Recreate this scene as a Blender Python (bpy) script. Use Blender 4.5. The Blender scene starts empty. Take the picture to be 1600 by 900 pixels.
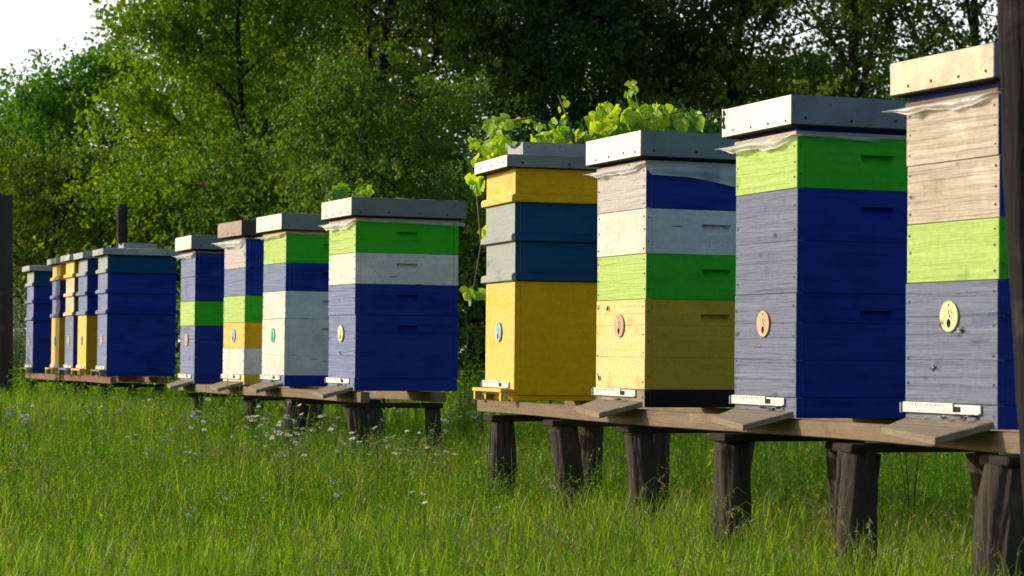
import bpy, math, random
import numpy as np
from mathutils import Vector, Matrix, Euler
random.seed(7); RNG = np.random.default_rng(11)
C = bpy.context.scene.collection
S = bpy.context.scene
R = math.radians
F = 3500.0            # focal length in pixels of a 1600 px wide picture
EYE = 0.68
# ------------------------------------------------------------------ camera
cam_d = bpy.data.cameras.new('camera'); cam = bpy.data.objects.new('camera', cam_d); C.objects.link(cam)
cam_d.sensor_width = 36; cam_d.lens = 36*F/1600; cam_d.clip_end = 500; cam_d.clip_start = .05
CM = Euler((R(90)+math.atan(102/F), 0, 0)).to_matrix() @ Matrix.Rotation(.009, 3, 'Z')
cam.matrix_world = Matrix.Translation((0, 0, EYE)) @ CM.to_4x4()
cam_d.dof.use_dof = True; cam_d.dof.focus_distance = 8.6; cam_d.dof.aperture_fstop = 10.0
S.camera = cam
def at(px, py, Y):
    d = CM @ Vector(((px-800)/F, (450-py)/F, -1)); d *= Y/d.y
    return Vector((d.x, d.y, d.z+EYE))
def proj(p):
    q = CM.inverted() @ (Vector(p)-Vector((0, 0, EYE)))
    return 800+F*q.x/-q.z, 450-F*q.y/-q.z
def gx(px, Y): return at(px, 552, Y).x

# ------------------------------------------------------------------ materials
def newmat(name):
    m = bpy.data.materials.new(name); m.use_nodes = True
    nt = m.node_tree; nt.nodes.clear()
    out = nt.nodes.new('ShaderNodeOutputMaterial')
    return m, nt, out
def N(nt, t, **kw):
    n = nt.nodes.new(t)
    for k, v in kw.items():
        if k in n.inputs: n.inputs[k].default_value = v
        else: setattr(n, k, v)
    return n
def L_(nt, a, b): nt.links.new(a, b)
def coords(nt, scale, rnd=True):
    tc = N(nt, 'ShaderNodeTexCoord'); mp = N(nt, 'ShaderNodeMapping'); mp.inputs['Scale'].default_value = scale
    if rnd:
        oi = N(nt, 'ShaderNodeObjectInfo'); mu = N(nt, 'ShaderNodeMath', operation='MULTIPLY'); mu.inputs[1].default_value = 37.0
        L_(nt, oi.outputs['Random'], mu.inputs[0])
        cb = N(nt, 'ShaderNodeCombineXYZ')
        for i in range(3): L_(nt, mu.outputs[0], cb.inputs[i])
        ad = N(nt, 'ShaderNodeVectorMath', operation='ADD'); L_(nt, tc.outputs['Object'], ad.inputs[0]); L_(nt, cb.outputs[0], ad.inputs[1])
        L_(nt, ad.outputs[0], mp.inputs['Vector'])
    else: L_(nt, tc.outputs['Object'], mp.inputs['Vector'])
    return mp.outputs[0]
def ramp(nt, src, stops):
    r = N(nt, 'ShaderNodeValToRGB'); e = r.color_ramp.elements
    while len(e) < len(stops): e.new(.5)
    for i, (p, c) in enumerate(stops):
        e[i].position = p; e[i].color = (c if len(c) == 4 else (*c, 1)) if not isinstance(c, float) else (c, c, c, 1)
    L_(nt, src, r.inputs[0]); return r.outputs[0]
def mix(nt, f, a, b):
    m = N(nt, 'ShaderNodeMix', data_type='RGBA')
    if isinstance(f, float): m.inputs[0].default_value = f
    else: L_(nt, f, m.inputs[0])
    for s, v in ((6, a), (7, b)):
        if isinstance(v, tuple): m.inputs[s].default_value = (*v, 1)
        else: L_(nt, v, m.inputs[s])
    return m.outputs[2]
def wood(name, col, under, wear=.3, bump=.3, rough=.6, grain=(2.2, 2.2, 60), stain=(.05, .045, .04), stain_amt=.25, fine=1.0, spec=.25, dist=.005, knots=None):
    """painted or weathered timber: paint colour, the colour showing through it, grain stretched along the boards"""
    m, nt, out = newmat(name)
    g = N(nt, 'ShaderNodeTexNoise', Scale=1.0, Detail=6.0, Roughness=.65, Distortion=.6); L_(nt, coords(nt, grain), g.inputs['Vector'])
    b = N(nt, 'ShaderNodeTexNoise', Scale=5.0, Detail=5.0, Roughness=.6); L_(nt, coords(nt, (1, 1, 1.6)), b.inputs['Vector'])
    f = N(nt, 'ShaderNodeTexNoise', Scale=70.0*fine, Detail=3.0); L_(nt, coords(nt, (1, 1, 1)), f.inputs['Vector'])
    gm = N(nt, 'ShaderNodeMath', operation='MULTIPLY_ADD'); gm.inputs[1].default_value = .6
    L_(nt, g.outputs[0], gm.inputs[0]); L_(nt, b.outputs[0], gm.inputs[2])
    msk = ramp(nt, gm.outputs[0], [(max(0., .98-wear), 0.), (min(1., 1.16-wear), 1.)])
    c = mix(nt, msk, col, under)
    sm = ramp(nt, b.outputs[0], [(.60, 0.), (.78, stain_amt)])
    c = mix(nt, sm, c, stain)
    if knots is None: knots = name.find('w') >= 0 and bump >= .5 and grain[2] == 60
    if knots:
        vo = N(nt, 'ShaderNodeTexVoronoi', Scale=6.0); L_(nt, coords(nt, (1, 1, 1.7)), vo.inputs['Vector'])
        c = mix(nt, ramp(nt, vo.outputs['Distance'], [(.05, .75), (.075, .35), (.13, 0.)]), c, tuple(x*.35+.01 for x in stain))
        lg = N(nt, 'ShaderNodeTexNoise', Scale=1.0, Detail=3.0); L_(nt, coords(nt, (1.4, 1.4, 150)), lg.inputs['Vector'])
        c = mix(nt, ramp(nt, lg.outputs[0], [(.60, 0.), (.68, .35)]), c, tuple(x*.6 for x in stain))
    fm = ramp(nt, f.outputs[0], [(.30, .82), (.7, 1.12)])
    mm = N(nt, 'ShaderNodeMix', data_type='RGBA', blend_type='MULTIPLY'); mm.inputs[0].default_value = .6
    L_(nt, c, mm.inputs[6]); L_(nt, fm, mm.inputs[7])
    p = N(nt, 'ShaderNodeBsdfPrincipled', Roughness=rough); p.inputs['Specular IOR Level'].default_value = spec
    L_(nt, mm.outputs[2], p.inputs['Base Color'])
    rr = ramp(nt, b.outputs[0], [(.3, rough-.12), (.7, min(1., rough+.15))]); L_(nt, rr, p.inputs['Roughness'])
    bp = N(nt, 'ShaderNodeBump', Strength=bump, Distance=dist); L_(nt, g.outputs[0], bp.inputs['Height'])
    bp2 = N(nt, 'ShaderNodeBump', Strength=bump*.4, Distance=.002); L_(nt, f.outputs[0], bp2.inputs['Height']); L_(nt, bp.outputs[0], bp2.inputs['Normal'])
    L_(nt, bp2.outputs[0], p.inputs['Normal']); L_(nt, p.outputs[0], out.inputs[0])
    return m
def metal(name, a, b, dark, rough=.5, metallic=.35, speck=.5, big=7.0):
    m, nt, out = newmat(name)
    n1 = N(nt, 'ShaderNodeTexNoise', Scale=big, Detail=6.0, Roughness=.7); L_(nt, coords(nt, (1, 1, 1)), n1.inputs['Vector'])
    n2 = N(nt, 'ShaderNodeTexNoise', Scale=85.0, Detail=3.0); L_(nt, coords(nt, (1, 1, 1)), n2.inputs['Vector'])
    c = mix(nt, ramp(nt, n1.outputs[0], [(.35, 0.), (.65, 1.)]), a, b)
    c = mix(nt, ramp(nt, n1.outputs[0], [(.62, 0.), (.72, .55)]), c, dark)
    c = mix(nt, ramp(nt, n2.outputs[0], [(.60, 0.), (.72, speck)]), c, dark)
    p = N(nt, 'ShaderNodeBsdfPrincipled', Roughness=rough, Metallic=metallic)
    L_(nt, c, p.inputs['Base Color'])
    bp = N(nt, 'ShaderNodeBump', Strength=.25, Distance=.004); L_(nt, n1.outputs[0], bp.inputs['Height']); L_(nt, bp.outputs[0], p.inputs['Normal'])
    L_(nt, p.outputs[0], out.inputs[0]); return m
def plain(name, col, rough=.6, metallic=0.0):
    m, nt, out = newmat(name)
    n1 = N(nt, 'ShaderNodeTexNoise', Scale=60.0, Detail=4.0); L_(nt, coords(nt, (1, 1, 1)), n1.inputs['Vector'])
    c = mix(nt, ramp(nt, n1.outputs[0], [(.35, 0.), (.7, 1.)]), tuple(x*.8 for x in col), tuple(min(1, x*1.12) for x in col))
    p = N(nt, 'ShaderNodeBsdfPrincipled', Roughness=rough, Metallic=metallic); L_(nt, c, p.inputs['Base Color'])
    L_(nt, p.outputs[0], out.inputs[0]); return m
def leafmat(name, stops, trans=.4, rough=.55, gloss=.02, tint=(1.5, 1.45, .35)):
    """leaves: colour picked per leaf from a ramp, light passes through"""
    m, nt, out = newmat(name)
    a = N(nt, 'ShaderNodeAttribute', attribute_name='rnd')
    c = ramp(nt, a.outputs['Fac'], stops)
    d = N(nt, 'ShaderNodeBsdfDiffuse'); L_(nt, c, d.inputs[0])
    tm = N(nt, 'ShaderNodeMix', data_type='RGBA', blend_type='MULTIPLY'); tm.inputs[0].default_value = 1.0
    L_(nt, c, tm.inputs[6]); tm.inputs[7].default_value = (*tint, 1)
    t = N(nt, 'ShaderNodeBsdfTranslucent'); L_(nt, tm.outputs[2], t.inputs[0])
    ms = N(nt, 'ShaderNodeMixShader'); ms.inputs[0].default_value = trans
    L_(nt, d.outputs[0], ms.inputs[1]); L_(nt, t.outputs[0], ms.inputs[2])
    g = N(nt, 'ShaderNodeBsdfGlossy', Roughness=rough); g.inputs[0].default_value = (.8, .85, .8, 1)
    m2 = N(nt, 'ShaderNodeMixShader'); m2.inputs[0].default_value = gloss
    L_(nt, ms.outputs[0], m2.inputs[1]); L_(nt, g.outputs[0], m2.inputs[2]); L_(nt, m2.outputs[0], out.inputs[0])
    return m
M = {}
bare = (.36, .30, .23)
# side walls keep their paint, the fronts that face the weather are chalked and worn through to the grain
M['blue'] = wood('deep blue paint', (.0012, .014, .20), (.006, .034, .29), wear=.36, bump=.18, rough=.6, stain=(.001, .006, .09), stain_amt=.6, spec=.15)
M['blue_worn'] = wood('chalked blue paint on weathered boards', (.075, .125, .31), (.19, .23, .37), wear=.48, bump=1.0, rough=.75, stain=(.03, .05, .15), stain_amt=.8, spec=.2, dist=.012)
M['green'] = wood('bright green paint', (.022, .38, .008), (.04, .46, .014), wear=.34, bump=.14, rough=.6, stain=(.015, .25, .008), stain_amt=.5, spec=.15)
M['green_worn'] = wood('chalked green paint', (.20, .42, .035), (.40, .54, .15), wear=.48, bump=.9, rough=.7, stain=(.07, .30, .02), stain_amt=.8, spec=.2, dist=.01)
M['white'] = wood('white paint', (.74, .75, .76), (.60, .62, .62), wear=.36, bump=.2, rough=.55, stain=(.28, .28, .26), stain_amt=.5)
M['white_worn'] = wood('old white paint', (.68, .64, .57), (.58, .54, .47), wear=.3, bump=.25, rough=.65, stain=(.33, .29, .23), stain_amt=.5, spec=.2)
M['beige_worn'] = wood('bleached grey boards with old white wash', (.70, .63, .52), (.52, .45, .36), wear=.42, bump=1.0, rough=.8, stain=(.17, .12, .08), stain_amt=.8, spec=.2, dist=.014)
M['slate_worn'] = wood('greyed blue paint worn to the grain', (.055, .085, .20), (.18, .20, .28), wear=.48, bump=1.0, rough=.78, stain=(.03, .05, .14), stain_amt=.9, spec=.2, dist=.014)
M['lilac_worn'] = wood('chalked pale blue grey paint', (.38, .36, .40), (.50, .46, .45), wear=.48, bump=1.0, rough=.75, stain=(.05, .08, .2), stain_amt=.85, spec=.2, dist=.012)
M['yellow'] = wood('yellow paint', (.76, .44, .003), (.68, .38, .006), wear=.34, bump=.14, rough=.6, stain=(.40, .22, .006), stain_amt=.5, spec=.12)
M['yellow_worn'] = wood('weathered yellow paint', (.70, .42, .03), (.66, .46, .12), wear=.38, bump=.4, rough=.65, stain=(.45, .19, .02), stain_amt=.6, spec=.2)
M['olive'] = wood('dull ochre yellow paint', (.62, .42, .014), (.54, .37, .02), wear=.36, bump=.2, rough=.6, stain=(.2, .14, .03))
M['cream_worn'] = wood('pale yellow weathered paint', (.70, .49, .09), (.68, .54, .25), wear=.42, bump=.5, rough=.7, stain=(.36, .18, .03), stain_amt=.7, spec=.2)
M['teal'] = wood('dark teal paint', (.001, .050, .15), (.005, .065, .17), wear=.3, bump=.1, rough=.6, stain=(.002, .025, .07), spec=.12)
M['teal_worn'] = wood('chalky grey of worn teal paint', (.44, .45, .41), (.30, .33, .32), wear=.46, bump=.4, rough=.75, stain=(.07, .10, .11), stain_amt=.8, spec=.2)
M['apricot_worn'] = wood('pale apricot worn paint', (.72, .52, .34), (.62, .42, .25), wear=.35, bump=.3, rough=.7)
M['apricot'] = wood('brownish apricot paint', (.22, .12, .05), (.18, .1, .05), wear=.3, bump=.2, rough=.7)
M['black'] = wood('tarred black wood', (.010, .008, .008), (.016, .014, .013), wear=.3, bump=.2, rough=.7, spec=.1)
M['mauve_worn'] = wood('washed out brown wood', (.30, .22, .18), (.2, .15, .12), wear=.4, bump=.4, rough=.8)
M['board'] = wood('weathered grey landing board', (.42, .36, .28), (.24, .20, .15), wear=.5, bump=1.0, rough=.88, grain=(36, 2.0, 36), stain=(.07, .05, .035), stain_amt=.8, spec=.1, dist=.012)
M['beam'] = wood('weathered timber beam', (.36, .27, .18), (.20, .15, .10), wear=.5, bump=.9, rough=.88, grain=(30, 1.6, 36), stain=(.07, .05, .03), stain_amt=.85, spec=.1, dist=.012)
M['redbeam'] = wood('reddish brown timber beam', (.30, .16, .10), (.2, .1, .07), wear=.45, bump=.5, rough=.85, grain=(24, 1.6, 30))
M['cross'] = wood('dark old timber', (.08, .064, .05), (.035, .03, .025), wear=.5, bump=.9, rough=.95, grain=(2, 25, 30), spec=.1, dist=.012)
M['post'] = wood('dark cracked post wood', (.19, .165, .14), (.06, .05, .042), wear=.50, bump=1.0, rough=.95, grain=(30, 30, 1.6), stain=(.15, .13, .11), stain_amt=.8, spec=.1, dist=.02)
M['fence'] = wood('grey old fence post wood', (.15, .145, .14), (.055, .053, .052), wear=.5, bump=1.0, rough=.95, grain=(28, 28, 1.2), stain=(.12, .11, .10), stain_amt=.6, spec=.1, dist=.02)
M['fence_dark'] = wood('nearly black old post wood', (.055, .052, .05), (.018, .017, .017), wear=.5, bump=1.0, rough=.95, grain=(28, 28, 1.2), stain=(.09, .085, .08), stain_amt=.6, spec=.1, dist=.02)
M['zinc'] = metal('galvanised roof sheet', (.13, .16, .18), (.19, .22, .235), (.05, .06, .07), rough=.55, metallic=.15, speck=.5)  # sheet for roof sides and top, darkened to carry their shade
M['tin'] = metal('sunlit toned roof sheet with rust blotches', (.30, .245, .16), (.60, .50, .33), (.16, .12, .07), rough=.5, metallic=.1, speck=.3, big=8.0)  # same sheet on a roof front: sun glare put into the tone, rust blotches over it
M['zinc_peel_sunlit'] = metal('sunlit toned sheet peeling off the wood', (.72, .68, .60), (.76, .73, .66), (.22, .15, .10), rough=.65, metallic=0.0, speck=.25)  # peeling front; its paleness is sunlight painted into the colour
M['zinc_sunlit'] = metal('sunlit toned weathered roof front', (.56, .52, .46), (.68, .64, .58), (.26, .22, .18), rough=.65, metallic=0.0, speck=.35)  # weathered front of the same sheet, lightened to look sunlit
M['brownroof'] = metal('brown painted roof sheet', (.20, .15, .115), (.27, .20, .155), (.12, .08, .06), rough=.5, metallic=.1, speck=.25)
M['brownroof_shaded'] = metal('brown roof side toned for shade', (.03, .022, .022), (.04, .028, .026), (.02, .015, .015), rough=.5, metallic=.1, speck=.2)  # shaded copy of the brown sheet, for the roof side
M['lichen'] = metal('grey fibre cement roof sheet with lichen', (.24, .28, .29), (.48, .49, .46), (.12, .14, .14), rough=.9, metallic=0.0, speck=.6)
M['tile'] = metal('rough concrete ridge tile', (.26, .28, .29), (.36, .36, .35), (.10, .11, .12), rough=.9, metallic=0.0, speck=.9)
M['nail'] = plain('rusty nail head', (.03, .02, .016), .6)
M['void'] = plain('dark hollow', (.006, .005, .005), .9)
M['gate'] = plain('white enamelled sheet metal', (.70, .68, .62), .4, .1)
M['bracket'] = plain('grey plastic end clip', (.13, .17, .21), .5)
M['bee'] = plain('brown bee body', (.06, .032, .012), .6)
DISC = {'palegreen': (.52, .58, .27), 'salmon': (.66, .34, .20), 'dustypink': (.50, .30, .22), 'lightblue': (.28, .46, .58), 'paleyellow': (.62, .62, .32),
        'green': (.06, .50, .22), 'bluegrey': (.22, .36, .42), 'skyblue': (.12, .38, .60)}
for k, v in DISC.items(): M['disc_'+k] = plain('plastic entrance disc '+k, v, .5)
def plastic():
    m, nt, out = newmat('milky plastic film')
    d = N(nt, 'ShaderNodeBsdfDiffuse'); d.inputs[0].default_value = (.8, .8, .8, 1)
    t = N(nt, 'ShaderNodeBsdfTranslucent'); t.inputs[0].default_value = (.75, .76, .78, 1)
    tr = N(nt, 'ShaderNodeBsdfTransparent'); gl = N(nt, 'ShaderNodeBsdfGlossy', Roughness=.35)
    a = N(nt, 'ShaderNodeMixShader'); a.inputs[0].default_value = .4; L_(nt, d.outputs[0], a.inputs[1]); L_(nt, t.outputs[0], a.inputs[2])
    n1 = N(nt, 'ShaderNodeTexNoise', Scale=14.0, Detail=3.0); L_(nt, coords(nt, (1, 1, .5)), n1.inputs['Vector'])
    f = ramp(nt, n1.outputs[0], [(.35, .40), (.65, .05)])
    b = N(nt, 'ShaderNodeMixShader'); L_(nt, f, b.inputs[0]); L_(nt, a.outputs[0], b.inputs[1]); L_(nt, tr.outputs[0], b.inputs[2])
    c = N(nt, 'ShaderNodeMixShader'); c.inputs[0].default_value = .05; L_(nt, b.outputs[0], c.inputs[1]); L_(nt, gl.outputs[0], c.inputs[2])
    L_(nt, c.outputs[0], out.inputs[0]); return m
M['plastic'] = plastic()

# ------------------------------------------------------------------ mesh builder
class MB:
    def __init__(s): s.v = []; s.f = []; s.m = []; s.sm = []
    def add(s, vs, fs, mi=0, smooth=False):
        o = len(s.v); s.v += [tuple(v) for v in vs]
        for f in fs: s.f.append(tuple(o+i for i in f)); s.m.append(mi); s.sm.append(smooth)
    def box(s, x0, x1, y0, y1, z0, z1, b=.002, mi=0, xf=None):
        c = ((x0+x1)/2, (y0+y1)/2, (z0+z1)/2); h = ((x1-x0)/2, (y1-y0)/2, (z1-z0)/2); b = min(b, min(h)*.49)
        vs = []; idx = {}
        for sx in (-1, 1):
            for sy in (-1, 1):
                for sz in (-1, 1):
                    for ax in range(3):
                        p = [sx*(h[0]-b), sy*(h[1]-b), sz*(h[2]-b)]; p[ax] = (sx, sy, sz)[ax]*h[ax]
                        idx[(sx, sy, sz, ax)] = len(vs); vs.append([p[i]+c[i] for i in range(3)])
        fs = []
        def q(keys, n):
            f = [idx[k] for k in keys]; a, bb, cc = (Vector(vs[f[i]]) for i in (0, 1, 2))
            if (bb-a).cross(cc-a).dot(Vector(n)) < 0: f.reverse()
            fs.append(f)
        for ax in range(3):
            o1, o2 = [i for i in range(3) if i != ax]
            for sg in (-1, 1):
                ks = []
                for a, b_ in ((-1, -1), (1, -1), (1, 1), (-1, 1)):
                    k = [0, 0, 0]; k[ax] = sg; k[o1] = a; k[o2] = b_; ks.append((*k, ax))
                n = [0, 0, 0]; n[ax] = sg; q(ks, n)
            for a in (-1, 1):
                for b_ in (-1, 1):
                    k0 = [0, 0, 0]; k0[o1] = a; k0[o2] = b_; k1 = list(k0); k0[ax] = -1; k1[ax] = 1
                    n = [0, 0, 0]; n[o1] = a; n[o2] = b_
                    q([(*k0, o1), (*k1, o1), (*k1, o2), (*k0, o2)], n)
        for sx in (-1, 1):
            for sy in (-1, 1):
                for sz in (-1, 1): q([(sx, sy, sz, i) for i in range(3)], (sx, sy, sz))
        if xf: vs = [xf @ Vector(v) for v in vs]
        s.add(vs, fs, mi)
    def cyl(s, p, axis, r, h, n=12, mi=0, r2=None, smooth=False):
        a = Vector(axis).normalized(); u = a.orthogonal().normalized(); w = a.cross(u); p = Vector(p); r2 = r if r2 is None else r2
        vs = []; fs = []
        for k in range(n):
            t = 2*math.pi*k/n; d = u*math.cos(t)+w*math.sin(t); vs += [p+d*r, p+a*h+d*r2]
        for k in range(n):
            j = (k+1) % n; fs.append((2*k, 2*j, 2*j+1, 2*k+1))
        fs.append(tuple(2*k+1 for k in range(n))); fs.append(tuple(2*k for k in reversed(range(n))))
        s.add(vs, fs, mi, smooth)
    def tube(s, pts, rad, n=6, mi=0, smooth=True, cap=True, lump=0.0, seed=0):
        pts = [Vector(p) for p in pts]; rg = random.Random(seed); vs = []; fs = []
        u = None; ph = [rg.uniform(0, 6.28) for _ in range(6)]
        crk = [(rg.uniform(0, 6.28), rg.uniform(.04, .10), rg.uniform(.06, .17), rg.uniform(0, 6.28), rg.uniform(.04, .12)) for _ in range(9)] if lump else []
        for i, p in enumerate(pts):
            t = (pts[min(i+1, len(pts)-1)]-pts[max(i-1, 0)]).normalized()
            u = t.orthogonal().normalized() if u is None else (u-t*u.dot(t)).normalized()
            w = t.cross(u)
            for k in range(n):
                a = 2*math.pi*k/n; r = rad[i]
                if lump: r *= 1+lump*(math.sin(2*a+ph[0]+i*.13)*.5+math.sin(3*a+ph[1]-i*.21)*.4+math.sin(7*a+ph[2])*.22+math.sin(11*a+ph[3]+i*.07)*.18+rg.uniform(-.12, .12))
                for (a0, w0, dp, p0, wb) in crk:
                    dd = (a-a0-wb*math.sin(i*.35+p0)+math.pi) % (2*math.pi)-math.pi; r *= 1-dp*math.exp(-(dd/w0)**2)*(.55+.45*math.sin(i*.5+p0))
                vs.append(p+(u*math.cos(a)+w*math.sin(a))*r)
        for i in range(len(pts)-1):
            for k in range(n):
                j = (k+1) % n; fs.append((i*n+k, i*n+j, (i+1)*n+j, (i+1)*n+k))
        if cap: fs.append(tuple((len(pts)-1)*n+k for k in range(n))); fs.append(tuple(reversed(range(n))))
        s.add(vs, fs, mi, smooth)
    def build(s, name, mats, parent=None):
        me = bpy.data.meshes.new(name); me.from_pydata(s.v, [], s.f)
        for m in (mats if isinstance(mats, (list, tuple)) else [mats]): me.materials.append(M[m] if isinstance(m, str) else m)
        me.polygons.foreach_set('material_index', s.m); me.polygons.foreach_set('use_smooth', s.sm); me.update()
        o = bpy.data.objects.new(name, me); C.objects.link(o)
        if parent: o.parent = parent
        return o
def arrays(name, verts, quads, rnd, mats, parent=None, smooth=False, tris=None):
    """numpy quads (+ optional tris) to one mesh object with a per-face 'rnd' value"""
    me = bpy.data.meshes.new(name)
    nq = len(quads); nt_ = 0 if tris is None else len(tris)
    me.vertices.add(len(verts)); me.vertices.foreach_set('co', np.asarray(verts, np.float32).ravel())
    me.loops.add(nq*4+nt_*3)
    li = np.asarray(quads, np.int32).ravel()
    if nt_: li = np.concatenate([li, np.asarray(tris, np.int32).ravel()])
    me.loops.foreach_set('vertex_index', li)
    me.polygons.add(nq+nt_)
    ls = np.arange(nq)*4
    if nt_: ls = np.concatenate([ls, nq*4+np.arange(nt_)*3])
    me.polygons.foreach_set('loop_start', ls.astype(np.int32))
    for m in mats: me.materials.append(m)
    a = me.attributes.new('rnd', 'FLOAT', 'FACE'); a.data.foreach_set('value', np.asarray(rnd, np.float32))
    me.polygons.foreach_set('use_smooth', np.full(nq+nt_, smooth)); me.update(calc_edges=True); me.validate()
    o = bpy.data.objects.new(name, me); C.objects.link(o)
    if parent: o.parent = parent
    return o
def tag(o, label=None, cat=None, group=None, kind=None):
    if label: o['label'] = label
    if cat: o['category'] = cat
    if group: o['group'] = group
    if kind: o['kind'] = kind
    return o
def thing(name, label, cat, loc=(0, 0, 0), rz=0, group=None):
    o = bpy.data.objects.new(name, None); C.objects.link(o); o.empty_display_size = .1
    o.location = loc; o.rotation_euler = (0, 0, rz); return tag(o, label, cat, group)

# ------------------------------------------------------------------ beehives
W, LEN, FL = .41, .54, .061
T = .024
def boxpart(name, parent, z0, z1, side, front, planks=(1,), handle=True, nails=3, w=W, l=LEN, rim=False, rg=random, label=None):
    b = MB(); x0, x1, y0, y1 = -l/2, l/2, -w/2, w/2
    g = .0012; zt = z1-g/2; zb = z0+g/2
    # front and back boards run the full width, split into planks that leave fine seams
    cuts = [zb]; tot = sum(planks)
    for p in planks: cuts.append(cuts[-1]+(zt-zb)*p/tot)
    for a, c in zip(cuts[:-1], cuts[1:]):
        k0 = len(b.f); b.box(x0+rg.uniform(0, .0008), x0+T, y0, y1, a+.0003, c-.0003, .0013, 1); b.m[k0+6] = b.m[k0+7] = 0
    b.box(x1-T, x1, y0, y1, zb, zt, .0015, 0)
    b.box(x0+T, x1-T, y1-T, y1-.001, zb, zt, .0015, 0)
    # side board towards the viewer as a panel whose hand hold is cut in
    xa, xb, ya = x0+T+.0006, x1-T-.0006, y0+.0010
    hw, hh, hd = .056, .036, .024; zc = zt-min(.05, (zt-zb)*.33); hx = .0
    xs = sorted(set([xa, xa+.0015, xb-.0015, xb]+[hx-hw+2*hw*k/22 for k in range(23)]+[xa+(xb-xa)*k/8 for k in range(1, 8)]))
    zs = [zb, zb+.0015, zt-.0015, zt]+[zc-hh+hh*k/9 for k in range(10)]+[zc+.0012, (zb+zc-hh)/2]
    seams = [c for c in cuts[1:-1]] if len(planks) > 1 and rg.random() < 2 else []
    for c in seams: zs += [c-.0016, c-.0003, c+.0003, c+.0016]
    zs = sorted(set(zs)); vs = []; fs = []
    for z in zs:
        for x in xs:
            d = 0.0
            if x in (xs[0], xs[-1]) or z in (zs[0], zs[-1]): d = .0014
            for c in seams:
                if abs(z-c) < .0005: d = max(d, .0018)
            if handle and zc-hh-1e-6 <= z <= zc+1e-6 and abs(x-hx) < hw+1e-6:
                v = min(1., max(0., (z-(zc-hh))/hh)); e = abs(x-hx)/hw
                lim = 1-(1-v)**2.2*.34
                k = max(0, min(1, (lim-e)/.13)); d = max(d, hd*min(1, v*1.15)*k*k*(3-2*k))
            vs.append((x, ya+d, z))
    nx = len(xs)
    for j in range(len(zs)-1):
        for i in range(nx-1): fs.append((j*nx+i, j*nx+i+1, (j+1)*nx+i+1, (j+1)*nx+i))
    b.add(vs, fs, 0)
    o = len(vs); sk = [(xa, ya+T, zb), (xb, ya+T, zb), (xb, ya+T, zt), (xa, ya+T, zt)]
    c4 = [(xa, ya+.0014, zb), (xb, ya+.0014, zb), (xb, ya+.0014, zt), (xa, ya+.0014, zt)]
    b.add(c4+sk, [(0, 4, 5, 1), (1, 5, 6, 2), (2, 6, 7, 3), (3, 7, 4, 0), (4, 7, 6, 5)], 0)
    # nail heads
    if nails:
        for sgn in (-1, 1):
            for k in range(nails):
                z = zb+(zt-zb)*(k+.5+rg.uniform(-.18, .18))/nails; y = sgn*(w/2-.014+rg.uniform(-.004, .003))
                b.cyl((x0-.0014, y, z), (1, 0, 0), rg.uniform(.0026, .0038), .003, 8, 2)
        for k in range(max(1, nails-1)):
            b.cyl((x0+T*.5, y0-.0012, zb+(zt-zb)*(k+.5)/(max(1, nails-1))+rg.uniform(-.01, .01)), (0, 1, 0), .0028, .003, 8, 2)
    for k in range(int((4 if side not in ('yellow', 'olive', 'white') else 9)*(zt-zb)/.2)):
        x = rg.uniform(xa+.01, xb-.01); z = rg.uniform(zb+.01, zt-.01)
        if handle and abs(x-hx) < hw+.01 and zc-hh-.01 < z < zc+.01: continue
        b.cyl((x, ya-.0006, z), (0, 1, 0), rg.uniform(.0010, .0024), .001, 6, 2)
    if side == 'white':
        for k in range(5):
            x = rg.uniform(xa+.01, xb-.06); z = rg.choice(cuts) if rg.random() < .5 else rg.uniform(zb+.01, zt-.06)
            if z > zc-hh-.01 and abs(x-hx) < .12: continue
            b.box(x, x+rg.uniform(.012, .045), ya-.0005, ya+.001, z, z+rg.uniform(.0015, .004), .0004, 2)
    if rim:
        rh, ro = .030, .017
        for (a0, a1, c0, c1, mi) in ((x0-ro, x0-.0003, y0-ro*.75, y1+ro, 1), (x1+.0003, x1+ro, y0-ro, y1+ro, 0)):
            prism_rim(b, a0, a1, c0, c1, zb+.001, zb+rh, mi, 'x')
        prism_rim(b, x0-.0002, x1, y0-ro, y0-.0003, zb+.0005, zb+rh, 0, 'y')
        prism_rim(b, x0, x1, y1+.0003, y1+ro, zb+.0005, zb+rh, 0, 'y')
    o = b.build(name, [side, front, 'nail'], parent)
    o.location = (rg.uniform(-.0018, .0018), rg.uniform(-.0018, .0018), 0)
    if label: o['label'] = label
    return o
def prism_rim(b, x0, x1, y0, y1, z0, z1, mi, ax):
    # moulding with a sloping top edge
    e = .008
    if ax == 'x':
        s = -1 if x1 < 0 else 1; xo, xi = (x0, x1) if s < 0 else (x1, x0)
        sec = [(xi, z0), (xo-s*.002, z0), (xo, z0+.003), (xo, z1-e), (xo-s*e*.8, z1), (xi, z1+.002)]
        A = [(p[0], y0, p[1]) for p in sec]; B = [(p[0], y1, p[1]) for p in sec]
    else:
        s = -1 if y1 < 0 else 1; yo, yi = (y0, y1) if s < 0 else (y1, y0)
        sec = [(yi, z0), (yo-s*.002, z0), (yo, z0+.003), (yo, z1-e), (yo-s*e*.8, z1), (yi, z1+.002)]
        A = [(x0, p[0], p[1]) for p in sec]; B = [(x1, p[0], p[1]) for p in sec]
    n = len(sec); b.add(A+B, [(i, (i+1) % n, n+(i+1) % n, n+i) for i in range(n)]+[tuple(range(n)), tuple(range(n, 2*n))], mi)
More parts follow.
